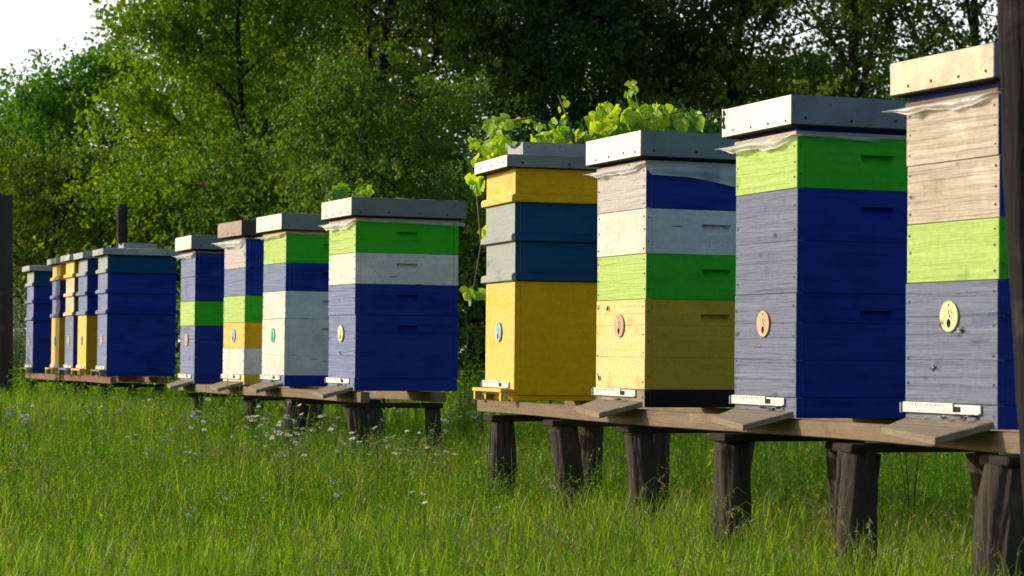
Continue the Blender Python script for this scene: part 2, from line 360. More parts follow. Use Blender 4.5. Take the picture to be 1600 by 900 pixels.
def roof(parent, z0, z1, mside, mfront, a=.036, bb=.029, w=W, l=LEN, nails=4, rg=random, name='roof', peel=False):
    b = MB(); x0, x1, y0, y1 = -l/2-a, l/2+a*.8, -w/2-bb, w/2+bb
    # sheet metal cap: four folded walls and a slightly buckled top
    t = .004; n = 14
    b.box(x0+.001, x0+t, y0+.002, y1-.002, z0, z1-.002, .0012, 1)
    b.box(x1-t, x1-.001, y0+.002, y1-.002, z0, z1-.002, .0012, 0)
    b.box(x0+t*.6, x1-.002, y0, y0+t, z0, z1-.001, .0012, 0)
    b.box(x0+.002, x1-.002, y1-t, y1, z0, z1-.001, .0012, 0)
    vs = []; fs = []
    for j in range(n+1):
        for i in range(n+1):
            e = 0 if i in (0, n) or j in (0, n) else 1
            vs.append((x0+(x1-x0)*i/n, y0+(y1-y0)*j/n, z1-.001+e*(.002+rg.uniform(0, .0025))))
    for j in range(n):
        for i in range(n): fs.append((j*(n+1)+i, j*(n+1)+i+1, (j+1)*(n+1)+i+1, (j+1)*(n+1)+i))
    b.add(vs, fs, 0)
    b.box(x0+t+.001, x1-t-.001, y0+t+.001, y1-t-.001, z0+.012, z1-.006, .001, 3)       # timber frame inside
    b.box(x0+.003, x1-.003, y0+.003, y1-.003, z0-.004, z0+.004, .001, 3)   # dark lower lip
    for k in range(nails):
        b.cyl((x0+(x1-x0)*(k+.35+rg.uniform(-.08, .08))/nails, y0-.0018, z0+.018+rg.uniform(-.004, .005)), (0, 1, 0), .0048, .004, 10, 2)
        b.cyl((x0-.0010, y0+(y1-y0)*(k+.3+rg.uniform(-.1, .1))/nails, z0+.014+rg.uniform(-.004, .006)), (1, 0, 0), .0042, .004, 10, 2)
    if peel:
        for k in range(9):
            yy = y1-.012-rg.uniform(0, .02); zz = z0+rg.uniform(.01, z1-z0-.02)
            b.box(x0-.0015, x0+.001, yy, yy+rg.uniform(.006, .014), zz, zz+rg.uniform(.006, .018), .0005, 3)
    return b.build(name, [mside, mfront, 'nail', 'cross'], parent)
def disc(parent, zc, col, xf, y=0.0):
    b = MB(); r = .040
    n = 28; hole_c = (-.0, -.018); hr = .0115
    x = xf-.0062
    # ring face with a real hole: fan between the outer circle and the hole
    vs = []; fs = []
    for k in range(n):
        t = 2*math.pi*k/n; vs.append((x, y+r*math.cos(t), zc+r*math.sin(t)))
    for k in range(n):
        t = 2*math.pi*k/n; vs.append((x, y+hole_c[0]+hr*math.cos(t)*.8, zc+hole_c[1]+hr*math.sin(t)))
    for k in range(n): vs.append((xf, vs[k][1], vs[k][2]))
    for k in range(n): vs.append((xf-.0008, vs[n+k][1], vs[n+k][2]))
    for k in range(n):
        j = (k+1) % n
        fs += [(k, n+k, n+j, j), (k, j, 2*n+j, 2*n+k), (n+k, 3*n+k, 3*n+j, n+j)]
    b.add(vs, fs, 0)
    b.add([vs[3*n+k] for k in range(n)], [tuple(range(n))], 1)
    b.cyl((x-.0006, y, zc+.029), (1, 0, 0), .003, .002, 8, 1)
    b.cyl((x-.0006, y-.004, zc+.0), (1, 0, 0), .002, .002, 8, 1)
    # small raised curl beside the hole
    pts = [(x-.0004, y-.008-.009*math.cos(t*1.3), zc+.004+.011*math.sin(t)) for t in [i*.5 for i in range(12)]]
    b.tube(pts, [.0007]*len(pts), 4, 1)
    return b.build('entrance_disc', ['disc_'+col, 'void'], parent)
def gate(parent, z, xf, w=W, rg=random, far=True):
    b = MB(); ya, yb = w/2-.345, w/2+.002
    b.box(xf-.006, xf-.0012, ya, yb, z, z+.023, .0008, 0)
    b.box(xf-.010, xf-.0064, ya+.115, yb-.003, z+.004, z+.026, .0008, 0)
    b.box(xf-.011, xf-.0064, ya+.002, yb-.004, z-.001, z+.0035, .0006, 0)
    b.box(xf-.0065, xf-.0058, ya+.085, ya+.115, z+.002, z+.018, .0003, 1)      # opening the bees use
    for k in range(15):
        yy = yb-.03-k*.0115
        b.box(xf-.0106, xf-.0098, yy, yy+.0032, z+.013+(.004 if k % 5 else 0), z+.023, .0002, 2)
    b.box(xf-.013, xf-.001, yb-.001, yb+.010, z-.004, z+.024, .002, 2)
    return b.build('entrance_gate', ['gate', 'void', 'bracket'], parent)
def landing(parent, z, xf, w=W, rg=random):
    b = MB(); t = .020
    yb0, yb1 = -w/2+.005, w/2-.004; yo0, yo1 = -w/2+.075, w/2-.035
    top = [(xf+.03, yb0, z), (xf+.03, yb1, z), (xf-.085, yo1+.02, z-.036), (xf-.135, yo0, z-.050)]
    # slab with chamfered edge
    n = 10; A = []; 
    outl = []
    for a, c in ((0, 1), (1, 2), (2, 3), (3, 0)):
        for k in range(n):
            s = k/n; p = Vector(top[a]).lerp(Vector(top[c]), s)
            if 0 < k: p += Vector((rg.uniform(-.0012, .0012), rg.uniform(-.0012, .0012), rg.uniform(-.0008, .0008)))
            outl.append(p)
    cen = sum(outl, Vector())/len(outl)
    r0 = [p.lerp(cen, .02) for p in outl]; r1 = [p-Vector((0, 0, .002)) for p in outl]; r2 = [p-Vector((0, 0, t-.003)) for p in outl]; r3 = [p.lerp(cen, .02)-Vector((0, 0, t)) for p in outl]
    m = len(outl); vs = r0+r1+r2+r3; fs = []
    for q in range(3):
        for k in range(m):
            j = (k+1) % m; fs.append((q*m+k, (q+1)*m+k, (q+1)*m+j, q*m+j))
    fs.append(tuple(range(m))); fs.append(tuple(reversed(range(3*m, 4*m))))
    b.add(vs, fs, 0)
    for k in range(2): 
        p = cen+Vector((.03, (-.09, .08)[k], .012)); b.cyl(p-Vector((0, 0, .002)), (0, 0, 1), .0035, .002, 8, 1)
    return b.build('landing_board', ['board', 'nail'], parent)
def film(parent, z, seed, drop=.035, flare=.06, side=.03, sidelen=.5, w=W, l=LEN, a=.036):
    """plastic sheet caught under the roof: hangs creased down the front and along the near side"""
    rg = random.Random(seed); b = MB(); x0, y0, y1 = -l/2, -w/2, w/2
    path = []
    ph = [rg.uniform(0, 6.28) for _ in range(5)]
    n1, n2, rows = 40, 36, 8
    kn = [(0, .25), (.18, rg.uniform(.6, .8)), (.36, rg.uniform(.45, .7)), (.58, rg.uniform(.7, 1.0)), (.78, rg.uniform(.75, 1.0)), (.90, .55), (1, .22)]
    def prof(t):
        for (ta, va), (tb, vb) in zip(kn[:-1], kn[1:]):
            if t <= tb: return va+(vb-va)*(t-ta)/(tb-ta)
        return kn[-1][1]
    for i in range(n1+1):
        t = i/n1; path.append((x0-.006, y1+flare*.4*(1-t)**2-(y1-y0)*t, 0, t))
    for i in range(1, n2+1):
        t = i/n2; path.append((x0+l*sidelen*t, y0-.005, 1, t))
    vs = []; fs = []
    for i, (x, y, sd, t) in enumerate(path):
        d = drop*.72*(prof(t)+.05*math.sin(31*t+ph[0])) if sd == 0 else side*(.45+.75*t*abs(math.sin(1.9*t+.5))+.07*math.sin(9*t+ph[4]))
        for r in range(rows):
            q = r/(rows-1); o = .004*(math.sin(11*t+ph[1]+2*q)+1)*q+.003*(math.sin(26*t+ph[2]-4*q)+1)*q+.012*math.sin(math.pi*min(1, q*1.2))
            fl = flare*.38*(1-t)**3 if sd == 0 else 0
            if sd == 0: vs.append((x-abs(o)-fl*(1-.15*q), y, z-d*q*(.3+.7*min(1, t*6))-(.010*(1-t)**3)))
            else: vs.append((x, y-abs(o)*.7, z-d*q))
    for i in range(len(path)-1):
        for r in range(rows-1): fs.append((i*rows+r, i*rows+r+1, (i+1)*rows+r+1, (i+1)*rows+r))
    b.add(vs, fs, 0, True)
    return b.build('plastic_sheet', ['plastic'], parent)
def solve_rot(C0, xl, w):
    lo, hi = R(5), R(40)
    for _ in range(40):
        m = (lo+hi)/2; p = Vector(C0)+Vector((-math.sin(m), math.cos(m), 0))*w
        if proj(p)[0] > xl: lo = m
        else: hi = m
    return m
HG = 'beehives standing in a long row'
hives = {}
def hive_root(key, label, xl, xc, yb, s, w=W, l=LEN, rot=None):
    Y = F/s; c = at(xc, yb, Y); rot = solve_rot(c, xl, w) if rot is None else rot
    rot = max(R(15), min(R(26), rot))
    v = Vector((math.cos(rot), math.sin(rot), 0)); u = Vector((-math.sin(rot), math.cos(rot), 0))
    t = thing('beehive', label, 'beehive', c+v*(l/2)+u*(w/2), rot, HG)
    hives[key] = (t, c, rot, c.z); print('HIVE', key, [round(q, 3) for q in c], round(math.degrees(rot), 1))
    return t
SIDE = {'B': ('blue', 'blue_worn'), 'G': ('green', 'green_worn'), 'W': ('white', 'white_worn'), 'Y': ('yellow', 'yellow_worn'), 'O': ('olive', 'cream_worn'),
        'E': ('blue', 'beige_worn'), 'S': ('blue', 'slate_worn'), 'L': ('blue', 'lilac_worn'), 'K': ('black', 'mauve_worn'), 'T': ('teal', 'teal_worn'), 'A': ('apricot', 'apricot_worn')}
CN = {'B': 'blue', 'S': 'greyed blue', 'G': 'green', 'W': 'white', 'Y': 'yellow', 'O': 'ochre yellow', 'E': 'bare grey', 'L': 'pale lilac grey', 'K': 'black', 'T': 'teal', 'A': 'apricot'}
def dadant(key, label, xl, xc, yb, s, floor, stack, rmat, disc_col, seed, filmp=None, crown='beam', roof_h=.088, gap=.012, peel=False, rl=.09, discy=0.0, rot=None, bodyplanks=(3, 3, 2.4)):
    rg = random.Random(seed); t = hive_root(key, label, xl, xc, yb, s, rot=rot)
    z = 0; boxpart('floor_board', t, 0, FL, *SIDE[floor], handle=False, nails=1, rg=rg)
    z = FL; first = True
    for ch, h in stack:
        deep = h > .2
        pl = bodyplanks if deep and first else ((1,) if not deep else (1, 1))
        boxpart('brood_box' if deep or first else 'honey_super', t, z, z+h, *SIDE[ch], planks=pl, nails=4 if deep else 3, rg=rg, handle=(key, ch) != ('H8', 'L'), label='%s %s' % (CN[ch], 'brood box' if deep or first else 'honey super'))
        if first: disc(t, z+h-rl, disc_col, -LEN/2, discy)
        first = False; z += h
    cb = MB(); cb.box(-LEN/2-.004, LEN/2+.002, -W/2-.002, W/2+.002, z+.0005, z+.014, .0015, 0); cb.box(-LEN/2+.01, LEN/2-.01, -W/2+.01, W/2-.01, z+.0145, z+gap+.016, .001, 1)
    cb.build('crown_board', [crown, 'blue' if crown != 'yellow_worn' else 'yellow'], t)
    if filmp: film(t, z+.004, seed, **filmp)
    rz = z+.014+gap
    roof(t, rz, rz+roof_h, rmat[0], rmat[1], rg=rg, peel=peel)
    gate(t, .036, -LEN/2, rg=rg); landing(t, .030, -LEN/2, rg=rg)
    return t
s_, d_ = .1555, .31
dadant('H11', 'nearest beehive, beige upper boxes over a light green and a blue box, tin roof', 1415, 1559, 672, 626, 'S',
       [('S', .315), ('G', s_), ('E', s_), ('E', s_)], ('zinc', 'tin'), 'palegreen', 3, dict(drop=.045, flare=.10, side=.01, sidelen=.3), gap=.022, roof_h=.088)  # tin: same sheet as zinc, with sun glare put into the tone
dadant('H10', 'blue beehive with one green top box and salmon entrance disc, second from the right', 1147, 1243, 654, 530, 'S',
       [('S', d_), ('S', d_), ('G', s_)], ('zinc', 'zinc_peel_sunlit'), 'salmon', 12, dict(drop=.052, flare=.10, side=.012), crown='beige_worn', gap=.016, peel=True)
dadant('H8', 'beehive striped blue, white and green over an ochre body and black base', 931, 1007, 637, 458, 'K',
       [('O', d_), ('G', s_), ('W', s_), ('L', .15)], ('zinc', 'zinc_peel_sunlit'), 'dustypink', 21, dict(drop=.042, flare=.07, side=.075, sidelen=1.0), crown='beige_worn', gap=.012)
dadant('H9', 'beehive with green top, one white box and dark blue lower boxes, on the middle stand', 512, 553.5, 611, 321, 'B',
       [('B', d_), ('B', .152), ('W', .153), ('G', s_)], ('zinc', 'zinc_sunlit'), 'paleyellow', 34, dict(drop=.07, flare=.09, side=.016, sidelen=1.05), crown='beige_worn', gap=.010)
dadant('HC', 'mostly white beehive with green and blue upper boxes and a blue base', 409, 443.8, 604, 286, 'B',
       [('W', d_), ('W', .152), ('B', .154), ('G', .158)], ('zinc', 'zinc_sunlit'), 'green', 41, dict(drop=.03, flare=.08, side=.008, sidelen=.4), crown='yellow_worn', gap=.010)
dadant('HB', 'beehive with brown roof over blue, green, yellow and white boxes on the middle stand', 348, 381, 602, 268, 'O',
       [('W', .155), ('Y', .150), ('G', .157), ('B', .163), ('L', .165)], ('brownroof_shaded', 'brownroof'), 'lightblue', 52, dict(drop=.075, flare=.13, side=.004, sidelen=.3), gap=.010, rl=-.075)
dadant('HA', 'blue beehive with a single green band halfway up and grey roof, on the middle stand', 280.5, 302.7, 600, 246, 'B',
       [('B', d_), ('G', s_), ('B', s_), ('B', .15)], ('zinc', 'zinc_sunlit'), 'salmon', 63, dict(drop=.06, flare=.10, side=.004, sidelen=.3), gap=.012)
def rimmed(key, label, xl, xc, yb, s, cols, disc_col, seed, gate_ledge, sc=1.0, rmat=('lichen', 'lichen'), rot=None):
    rg = random.Random(seed); w, l = .40, .53; t = hive_root(key, label, xl, xc, yb, s, w=w, l=l, rot=rot)
    hb = .475*sc
    side, front = SIDE[cols[0]]
    # floor: low frame with a dark mouth under the ledge
    b = MB(); x0 = -l/2
    b.box(x0+.03, l/2-.004, -w/2+.006, w/2-.004, .002, .022, .002, 0)
    b.box(x0-.001, x0+.03, -w/2, -w/2+.022, 0, .022, .001, 0); b.box(x0-.001, x0+.03, w/2-.022, w/2, 0, .022, .001, 0)
    b.build('floor_board', [side], t)
    boxpart('brood_box', t, .0225, hb, side, front, handle=False, nails=0, w=w, l=l, rg=rg, label=CN[cols[0]]+' brood box')
    z = hb
    hh = [.157, .155, .150]
    for i, ch in enumerate(cols[1:]):
        h = hh[i]*sc; boxpart('honey_super', t, z, z+h, *SIDE[ch], handle=False, nails=0, rim=True, w=w, l=l, rg=rg, label=CN[ch]+' honey super'); z += h
    roof(t, z-.012, z+.036, rmat[0], rmat[1], a=.045, bb=.03, w=w, l=l, nails=3, rg=rg)
    disc(t, hb-.20*sc, disc_col, x0, 0)
    gate(t, .052, x0, w=w, rg=rg)
    lb = MB(); lb.box(x0-.052, x0-.0005, -w/2+.004, w/2+.006, .034, .048, .002, 0); lb.box(x0-.05, x0-.02, w/2-.03, w/2-.01, 0, .0335, .001, 0); lb.box(x0-.05, x0-.02, -w/2+.006, -w/2+.026, 0, .0335, .001, 0)
    lb.build('landing_board', [front if gate_ledge else 'board'], t)
    return t, z+.036
h7, z7 = rimmed('H7', 'yellow beehive with two dark teal middle boxes and a concrete tile on its flat roof', 757, 802, 627, 396, 'YTTY', 'lightblue', 5, True, rmat=('zinc', 'zinc_peel_sunlit'))
h5, z5 = rimmed('H5', 'big blue rimmed beehive with teal top box and a tile on its roof', 150, 166, 588, 206, 'BBBT', 'salmon', 6, False, rot=R(20.5))
h4, z4 = rimmed('H4', 'beehive with yellow body under two blue boxes and a teal one', 119, 134, 586, 197.5, 'YBBT', 'bluegrey', 7, True, rot=R(20.5))
h3, z3 = rimmed('H3', 'beehive with blue body, apricot middle boxes and yellow top, squeezed between two yellow bodied hives', 101, 113.5, 585, 193, 'BAAY', 'palegreen', 8, True, rot=R(20.5), sc=1.0)
h2, z2 = rimmed('H2', 'beehive with yellow body, two blue middle boxes and yellow top, second from the left', 79, 91.5, 584, 186, 'YBBY', 'skyblue', 9, True, rot=R(20.5))
h1, z1 = rimmed('H1', 'leftmost and smallest looking beehive, blue with a teal top box', 39, 50.5, 583, 173, 'BBBT', 'palegreen', 10, False, rot=R(20.5))
# concrete ridge tiles lying on two roofs
def roof_tile(hive, zt, label, lx, ly, x, y, h=.075):
    b = MB(); n = 10
    A = []
    # channel shaped tile: hollow on top, seen from its end
    for k in range(n+1):
        t = k/n; A.append((-ly/2+ly*t, h-.022*math.sin(math.pi*t)*(1 if .1 < t < .9 else .2)))
    sec = [(-ly/2, 0)]+A+[(ly/2, 0)]
    m = len(sec); vs = [(-lx/2, p[0], p[1]) for p in sec]+[(lx/2, p[0], p[1]) for p in sec]
    b.add(vs, [(i, (i+1) % m, m+(i+1) % m, m+i) for i in range(m)]+[tuple(reversed(range(m))), tuple(range(m, 2*m))], 0)
    o = b.build('ridge_tile', ['tile']); mt = Matrix.Translation(hive.location) @ Matrix.Rotation(hive.rotation_euler.z, 4, 'Z')
    o.location = mt @ Vector((x, y, zt+.004)); o.rotation_euler = (0, 0, hive.rotation_euler.z+.03)
    tag(o, label, 'roof tile', 'concrete tiles weighing down hive roofs')
roof_tile(h7, z7, 'grey concrete tile lying on the flat roof of the yellow and teal beehive', .40, .19, -.00, .02, .062)
roof_tile(h5, z5, 'grey concrete tile lying on the roof of the big blue beehive at left', .26, .17, .0, .0, .045)

# ------------------------------------------------------------------ hive stands
def rough_post(name, parent, base, top, r, seed, mat='post', rtop=None, n=84, rings=22, bend=.03, lump=.12):
    rg = random.Random(seed); b = MB(); base = Vector(base); top = Vector(top); rtop = rtop or r*rg.uniform(.92, 1.05)
    bx, by = rg.uniform(-bend, bend), rg.uniform(-bend, bend); pts = []; rad = []
    for i in range(rings+1):
        t = i/rings; p = base.lerp(top, t)+Vector((bx, by, 0))*math.sin(math.pi*t); pts.append(p); rad.append((r*(1-t)+rtop*t)*(1+rg.uniform(-.02, .02)))
    b.tube(pts, rad, n, 0, True, True, lump, seed)
    return b.build(name, [mat], parent)
def local(o, p):
    return (Matrix.Translation(o.location) @ Matrix.Rotation(o.rotation_euler.z, 4, 'Z')).inverted() @ Vector(p)
def stand(label, pA, pB, ztA, ztB, frames, beam_h=.052, beam='beam', depth=.42, seed=0, rearB=None, over=.04):
    """two long beams on cross planks on pairs of sawn log posts; pA far end, pB near end of the front edge"""
    rg = random.Random(seed); pA = Vector((pA.x, pA.y, 0)); pB = Vector((pB.x, pB.y, 0)); d = (pB-pA); Ln = d.length; d.normalize()
    ang = math.atan2(d.y, d.x)+math.pi/2     # local y runs along the row, away from the camera
    root = thing('hive_stand', label, 'stand', (pA+pB)/2, ang, 'wooden stands carrying the hives')
    tilt = (ztB-ztA)/Ln
    def zt(y): return (ztA+ztB)/2-y*tilt
    for i, (xb, wth) in enumerate(((.012, .045), (depth-.02, .05))):
        b = MB(); n = 40; y0, y1 = -Ln/2-(rearB or 0 if i else 0), Ln/2
        sec = [(xb-.0, -beam_h+.003), (xb+.0, -.003), (xb+.004, 0), (xb+wth-.004, 0), (xb+wth, -.004), (xb+wth, -beam_h+.003), (xb+wth-.004, -beam_h), (xb+.004, -beam_h)]
        vs = []; fs = []
        for k in range(n+1):
            y = y0+(y1-y0)*k/n; wob = .004*math.sin(y*3+i)+.002*math.sin(y*11)
            for q, (x, z) in enumerate(sec): vs.append((x+rg.uniform(-.0012, .0012), y, zt(y)+z*(1+.06*math.sin(y*2.3+i*2)) if z < -.01 else zt(y)+z-.001))
        m = len(sec)
        for k in range(n):
            for q in range(m): fs.append((k*m+q, k*m+(q+1) % m, (k+1)*m+(q+1) % m, (k+1)*m+q))
        fs += [tuple(range(m)), tuple(reversed(range(n*m, (n+1)*m)))]
        b.add(vs, fs, 0); b.build('beam', [beam], root)
    for k, fr in enumerate(frames):
        y, r = fr[0], fr[1]; zc = zt(y)-beam_h*1.06-.003
        b = MB(); w = r*1.05
        b.box(-.03, depth+.05, y-w*.92, y+w*.8, zc-.024, zc, .004, 0)
        b.build('cross_plank', ['cross'], root)
        for x, rr in ((.03, r), (depth+.01, r*rg.uniform(.85, 1.0))):
            rough_post('post', root, (x+rg.uniform(-.01, .01), y+rg.uniform(-.015, .015), -.08), (x, y, zc-.025), rr*1.02, seed*31+k*7+int(x*50), rtop=rr*rg.uniform(.84, 1.0))
    return root
# front edge follows the hive fronts; small inset below them
def rowpt(px, s, dx=0): 
    p = at(px, 552, F/s); return p+Vector((dx, 0, 0))
zN = EYE-.183
A = hives['H7'][1]; B_ = hives['H11'][1]
dirN = Vector((B_.x-A.x, B_.y-A.y, 0)).normalized()
a_far = Vector((A.x, A.y, 0))-dirN*.46; b_near = Vector((B_.x, B_.y, 0))+dirN*.75
def frames_px(pa, pb, lst):
    out = []; d = (pb-pa); Ln = d.length; d = d.normalized(); mid = (pa+pb)/2
    for px, wpx in lst:
        lo, hi = 0, Ln
        for _ in range(40):
            m = (lo+hi)/2; q = pa+d*m
            if proj((q.x, q.y, .3))[0] < px: lo = m
            else: hi = m
        q = pa+d*lo; out.append((-(q-mid).dot(d), wpx/F*q.y/2))
    return out
stand('long near wooden stand on thick log posts carrying the four biggest looking hives', a_far, b_near, A.z-.003, B_.z-.003,
      frames_px(a_far, b_near, [(772, 44), (866, 46), (984, 53), (1131, 66), (1328, 68), (1566, 92)]), seed=2)
A1 = hives['HA'][1]; B1 = hives['H9'][1]; dM = Vector((B1.x-A1.x, B1.y-A1.y, 0)).normalized()
am = Vector((A1.x, A1.y, 0))-dM*.5; bm_ = Vector((B1.x, B1.y, 0))+dM*.07
stand('middle wooden stand in the meadow under the four striped hives', am, bm_, A1.z-.003, B1.z-.003,
      frames_px(am, bm_, [(300, 20), (384, 22), (458, 36), (545, 34)]), seed=3, beam_h=.05)
A2 = hives['H1'][1]; B2 = hives['H5'][1]; dL = Vector((B2.x-A2.x, B2.y-A2.y, 0)).normalized()
al = Vector((A2.x, A2.y, 0))-dL*.45; bl = Vector((B2.x, B2.y, 0))+dL*.1
stand('low reddish brown stand at far left under the rimmed hives', al, bl, A2.z-.003, B2.z-.003,
      frames_px(al, bl, [(45, 16), (90, 16), (125, 16), (160, 18)]), seed=4, beam='redbeam', beam_h=.05)
# ------------------------------------------------------------------ fence posts
def fence_post(label, px, Y, h, r, seed, lean=(0, 0), rtop=None, mat='fence'):
    x = gx(px, Y); o = rough_post('fence_post', None, (0, 0, -.2), (lean[0], lean[1], h), r, seed, mat=mat, rtop=rtop, n=84, rings=34, bend=.035, lump=.10)
    o.location = (x, Y, 0); return tag(o, label, 'post', 'old wooden fence posts')
fence_post('thick grey wooden post at the left edge beside the leftmost hive', 3, 19.0, 1.98, .10, 5, lean=(-.03, 0), rtop=.085)
fence_post('thin grey post top rising behind the big blue hive', 187, 24.5, 2.27, .06, 6, rtop=.055)
fence_post('dark blurred post close to the camera at the right edge', 1686, 4.35, 2.3, .063, 8, lean=(-.095, 0), rtop=.070, mat='fence_dark')

# ------------------------------------------------------------------ ground
g = MB(); n = 60; vs = []; fs = []
xs_ = np.linspace(-150, 150, n+1); ys_ = np.concatenate([np.linspace(-20, 40, 40), np.linspace(45, 250, n-39)])
for y in ys_:
    for x in xs_: vs.append((x, y, 0))
for j in range(len(ys_)-1):
    for i in range(n): fs.append((j*(n+1)+i, j*(n+1)+i+1, (j+1)*(n+1)+i+1, (j+1)*(n+1)+i))
g.add(vs, fs)
gm, nt, out = newmat('meadow soil with moss')
n1 = N(nt, 'ShaderNodeTexNoise', Scale=3.0, Detail=8.0); L_(nt, coords(nt, (1, 1, 1), False), n1.inputs['Vector'])
cc = ramp(nt, n1.outputs[0], [(.3, (.025, .05, .008)), (.55, (.045, .085, .012)), (.75, (.09, .09, .03))])
pp = N(nt, 'ShaderNodeBsdfPrincipled', Roughness=.95); L_(nt, cc, pp.inputs['Base Color']); L_(nt, pp.outputs[0], out.inputs[0])
tag(g.build('ground', [gm]), 'meadow ground under the grass', kind='structure'); 

# ------------------------------------------------------------------ leaves in bulk
def rhomb(pos, d, nrm, ln, wd, fold=.18):
    """one folded leaf per row: base, side, tip, side"""
    d = d/np.linalg.norm(d, axis=1, keepdims=True); s = np.cross(d, nrm); s /= np.linalg.norm(s, axis=1, keepdims=True)+1e-9
    u = np.cross(s, d); ln = ln[:, None]; wd = wd[:, None]
    a = pos; tip = pos+d*ln-u*ln*.12; mid = pos+d*ln*.45
    l = mid+s*wd*.5+u*wd*fold; r = mid-s*wd*.5+u*wd*fold
    v = np.stack([a, r, tip, l], 1).reshape(-1, 3); q = np.arange(len(pos)*4).reshape(-1, 4)
    return v, q
def rand_dirs(rng, n, up=0.0):
    v = rng.normal(size=(n, 3)); v[:, 2] += up; return v/np.linalg.norm(v, axis=1, keepdims=True)
bark = wood('grey brown bark', (.06, .05, .04), (.03, .024, .018), wear=.5, bump=.9, rough=.95, grain=(8, 8, 1.2))
def canopy(name, label, cat, px, Y, H, Rc, nleaf, size, mat, seed, base=.18, flat=1.0, clump=.34, group='trees and bushes behind the hives', limbs=13, top_bias=0.0, trunk_r=None, yoff=0, tips=None):
    rg = random.Random(seed); rng = np.random.default_rng(seed)
    root = thing(name, label, cat, (gx(px, Y), Y, 0), rg.uniform(0, 6.28), group)
    b = MB(); cl = []
    tr = trunk_r or .02*H+.02
    tp = [Vector((0, 0, -.1))]; 
    for i in range(1, 9):
        t = i/8; tp.append(Vector((math.sin(t*3+seed)*.05*H*t, math.cos(t*2.3+seed)*.05*H*t, H*.9*t)))
    b.tube(tp, [tr*(1-.85*i/8) for i in range(9)], 9)
    def tpt(t):
        f = t*8; i = min(7, int(f)); return tp[i].lerp(tp[i+1], f-i)
    for k in range(limbs):
        t = base+(1-base)*(k+.5)/limbs; az = k*2.4+rg.uniform(-.5, .5)
        prof = math.sin(math.pi*min(1, max(.0, (t-base)/(1-base)*.82+.16)))**.7
        ln = Rc*(.32+.52*prof*rg.uniform(.7, 1.2)); up = .35+.9*t+rg.uniform(-.2, .25)
        p = tpt(t*.95); dr = Vector((math.cos(az), math.sin(az), up)).normalized(); pts = [p]
        for j in range(5):
            dr = (dr+Vector((rg.uniform(-.25, .25), rg.uniform(-.25, .25), rg.uniform(-.12, .2)))).normalized(); p = p+dr*ln/5; pts.append(p)
        r0 = tr*(1-.75*t)*.55; b.tube(pts, [r0*(1-.16*i) for i in range(6)], 6)
        for j in range(2, 6): cl.append((pts[j], 1.0))
        for m in range(rg.randint(5, 7)):
            q = pts[rg.randint(1, 4)].lerp(pts[rg.randint(2, 5)], rg.random()); a2 = az+rg.uniform(-1.7, 1.7)
            d2 = Vector((math.cos(a2), math.sin(a2), rg.uniform(-.25, .9))).normalized(); l2 = ln*rg.uniform(.3, .62)*flat
            sp = [q, q+d2*l2*.5+Vector((0, 0, rg.uniform(-.05, .1)))*l2, q+d2*l2+Vector((0, 0, rg.uniform(-.15, .15)))*l2]
            b.tube(sp, [r0*.4, r0*.28, r0*.12], 4); cl += [(sp[1], .8), (sp[2], 1.1)]
            for w in range(2):
                e = sp[1].lerp(sp[2], rg.random()); d3 = Vector((rg.uniform(-1, 1), rg.uniform(-1, 1), rg.uniform(-.5, .8))).normalized()
                e2 = e+d3*l2*.5; b.tube([e, e2], [r0*.2, r0*.08], 3); cl.append((e2, .8))
    b.build('trunk', [bark], root)
    cp = np.array([list(c[0]) for c in cl]); cw = np.array([c[1] for c in cl])*rng.uniform(.1, 1.3, len(cl))**1.6; cw /= cw.sum()
    cs = rng.uniform(.55, 1.2, len(cl))*clump*.88
    for k in range(26):     # inner twigs in front of the trunk
        t_ = rg.uniform(base, .95); a_ = rg.uniform(0, 6.28); q_ = tpt(t_*.95)+Vector((math.cos(a_), math.sin(a_), 0))*Rc*rg.uniform(.15, .5); cp = np.vstack([cp, list(q_)]); cw = np.append(cw, cw.mean()); cs = np.append(cs, clump); cl.append((q_, 1))
    cw /= cw.sum()
    nleaf = int(nleaf*1.25); nt_w = nleaf//10
    ti = rng.choice(len(cl), nt_w, p=cw)
    toff = rng.normal(size=(nt_w, 3))*cs[ti][:, None]*np.array([1, 1, .6])
    tr_ = rng.uniform(0, 1, nt_w); li = rng.integers(0, nt_w, nleaf)
    ci = ti[li]; off = toff[li]; tw = rng.normal(size=(nleaf, 3))*size*.85
    pos = cp[ci]+off+tw; off = off+tw*2.0; kp = pos[:, 2] > .15; pos = pos[kp]; off = off[kp]; ci = ci[kp]; li = li[kp]; nl = len(pos)
    d = rand_dirs(rng, nl, -.1); on = off[:nl]/(np.linalg.norm(off[:nl], axis=1, keepdims=True)+1e-6); nr = on*1.2+rand_dirs(rng, nl, .6)*.5; nr /= np.linalg.norm(nr, axis=1, keepdims=True)
    ln = size*1.08*rng.uniform(.6, 1.3, nl); v, q = rhomb(pos, d, nr, ln, ln*rng.uniform(.55, .8, nl))
    cr = rng.uniform(0, 1, len(cl)+0)
    rnd = np.clip(.55*cr[ci]+.25*tr_[li]+.20*rng.uniform(0, 1, nl), 0, 1)
    if tips is not None: rnd = np.where(rng.uniform(0, 1, nl) < tips*(cr[ci] > .72), 1.0, rnd*.93)
    arrays('crown', v, q, rnd, [mat], root)
    return root
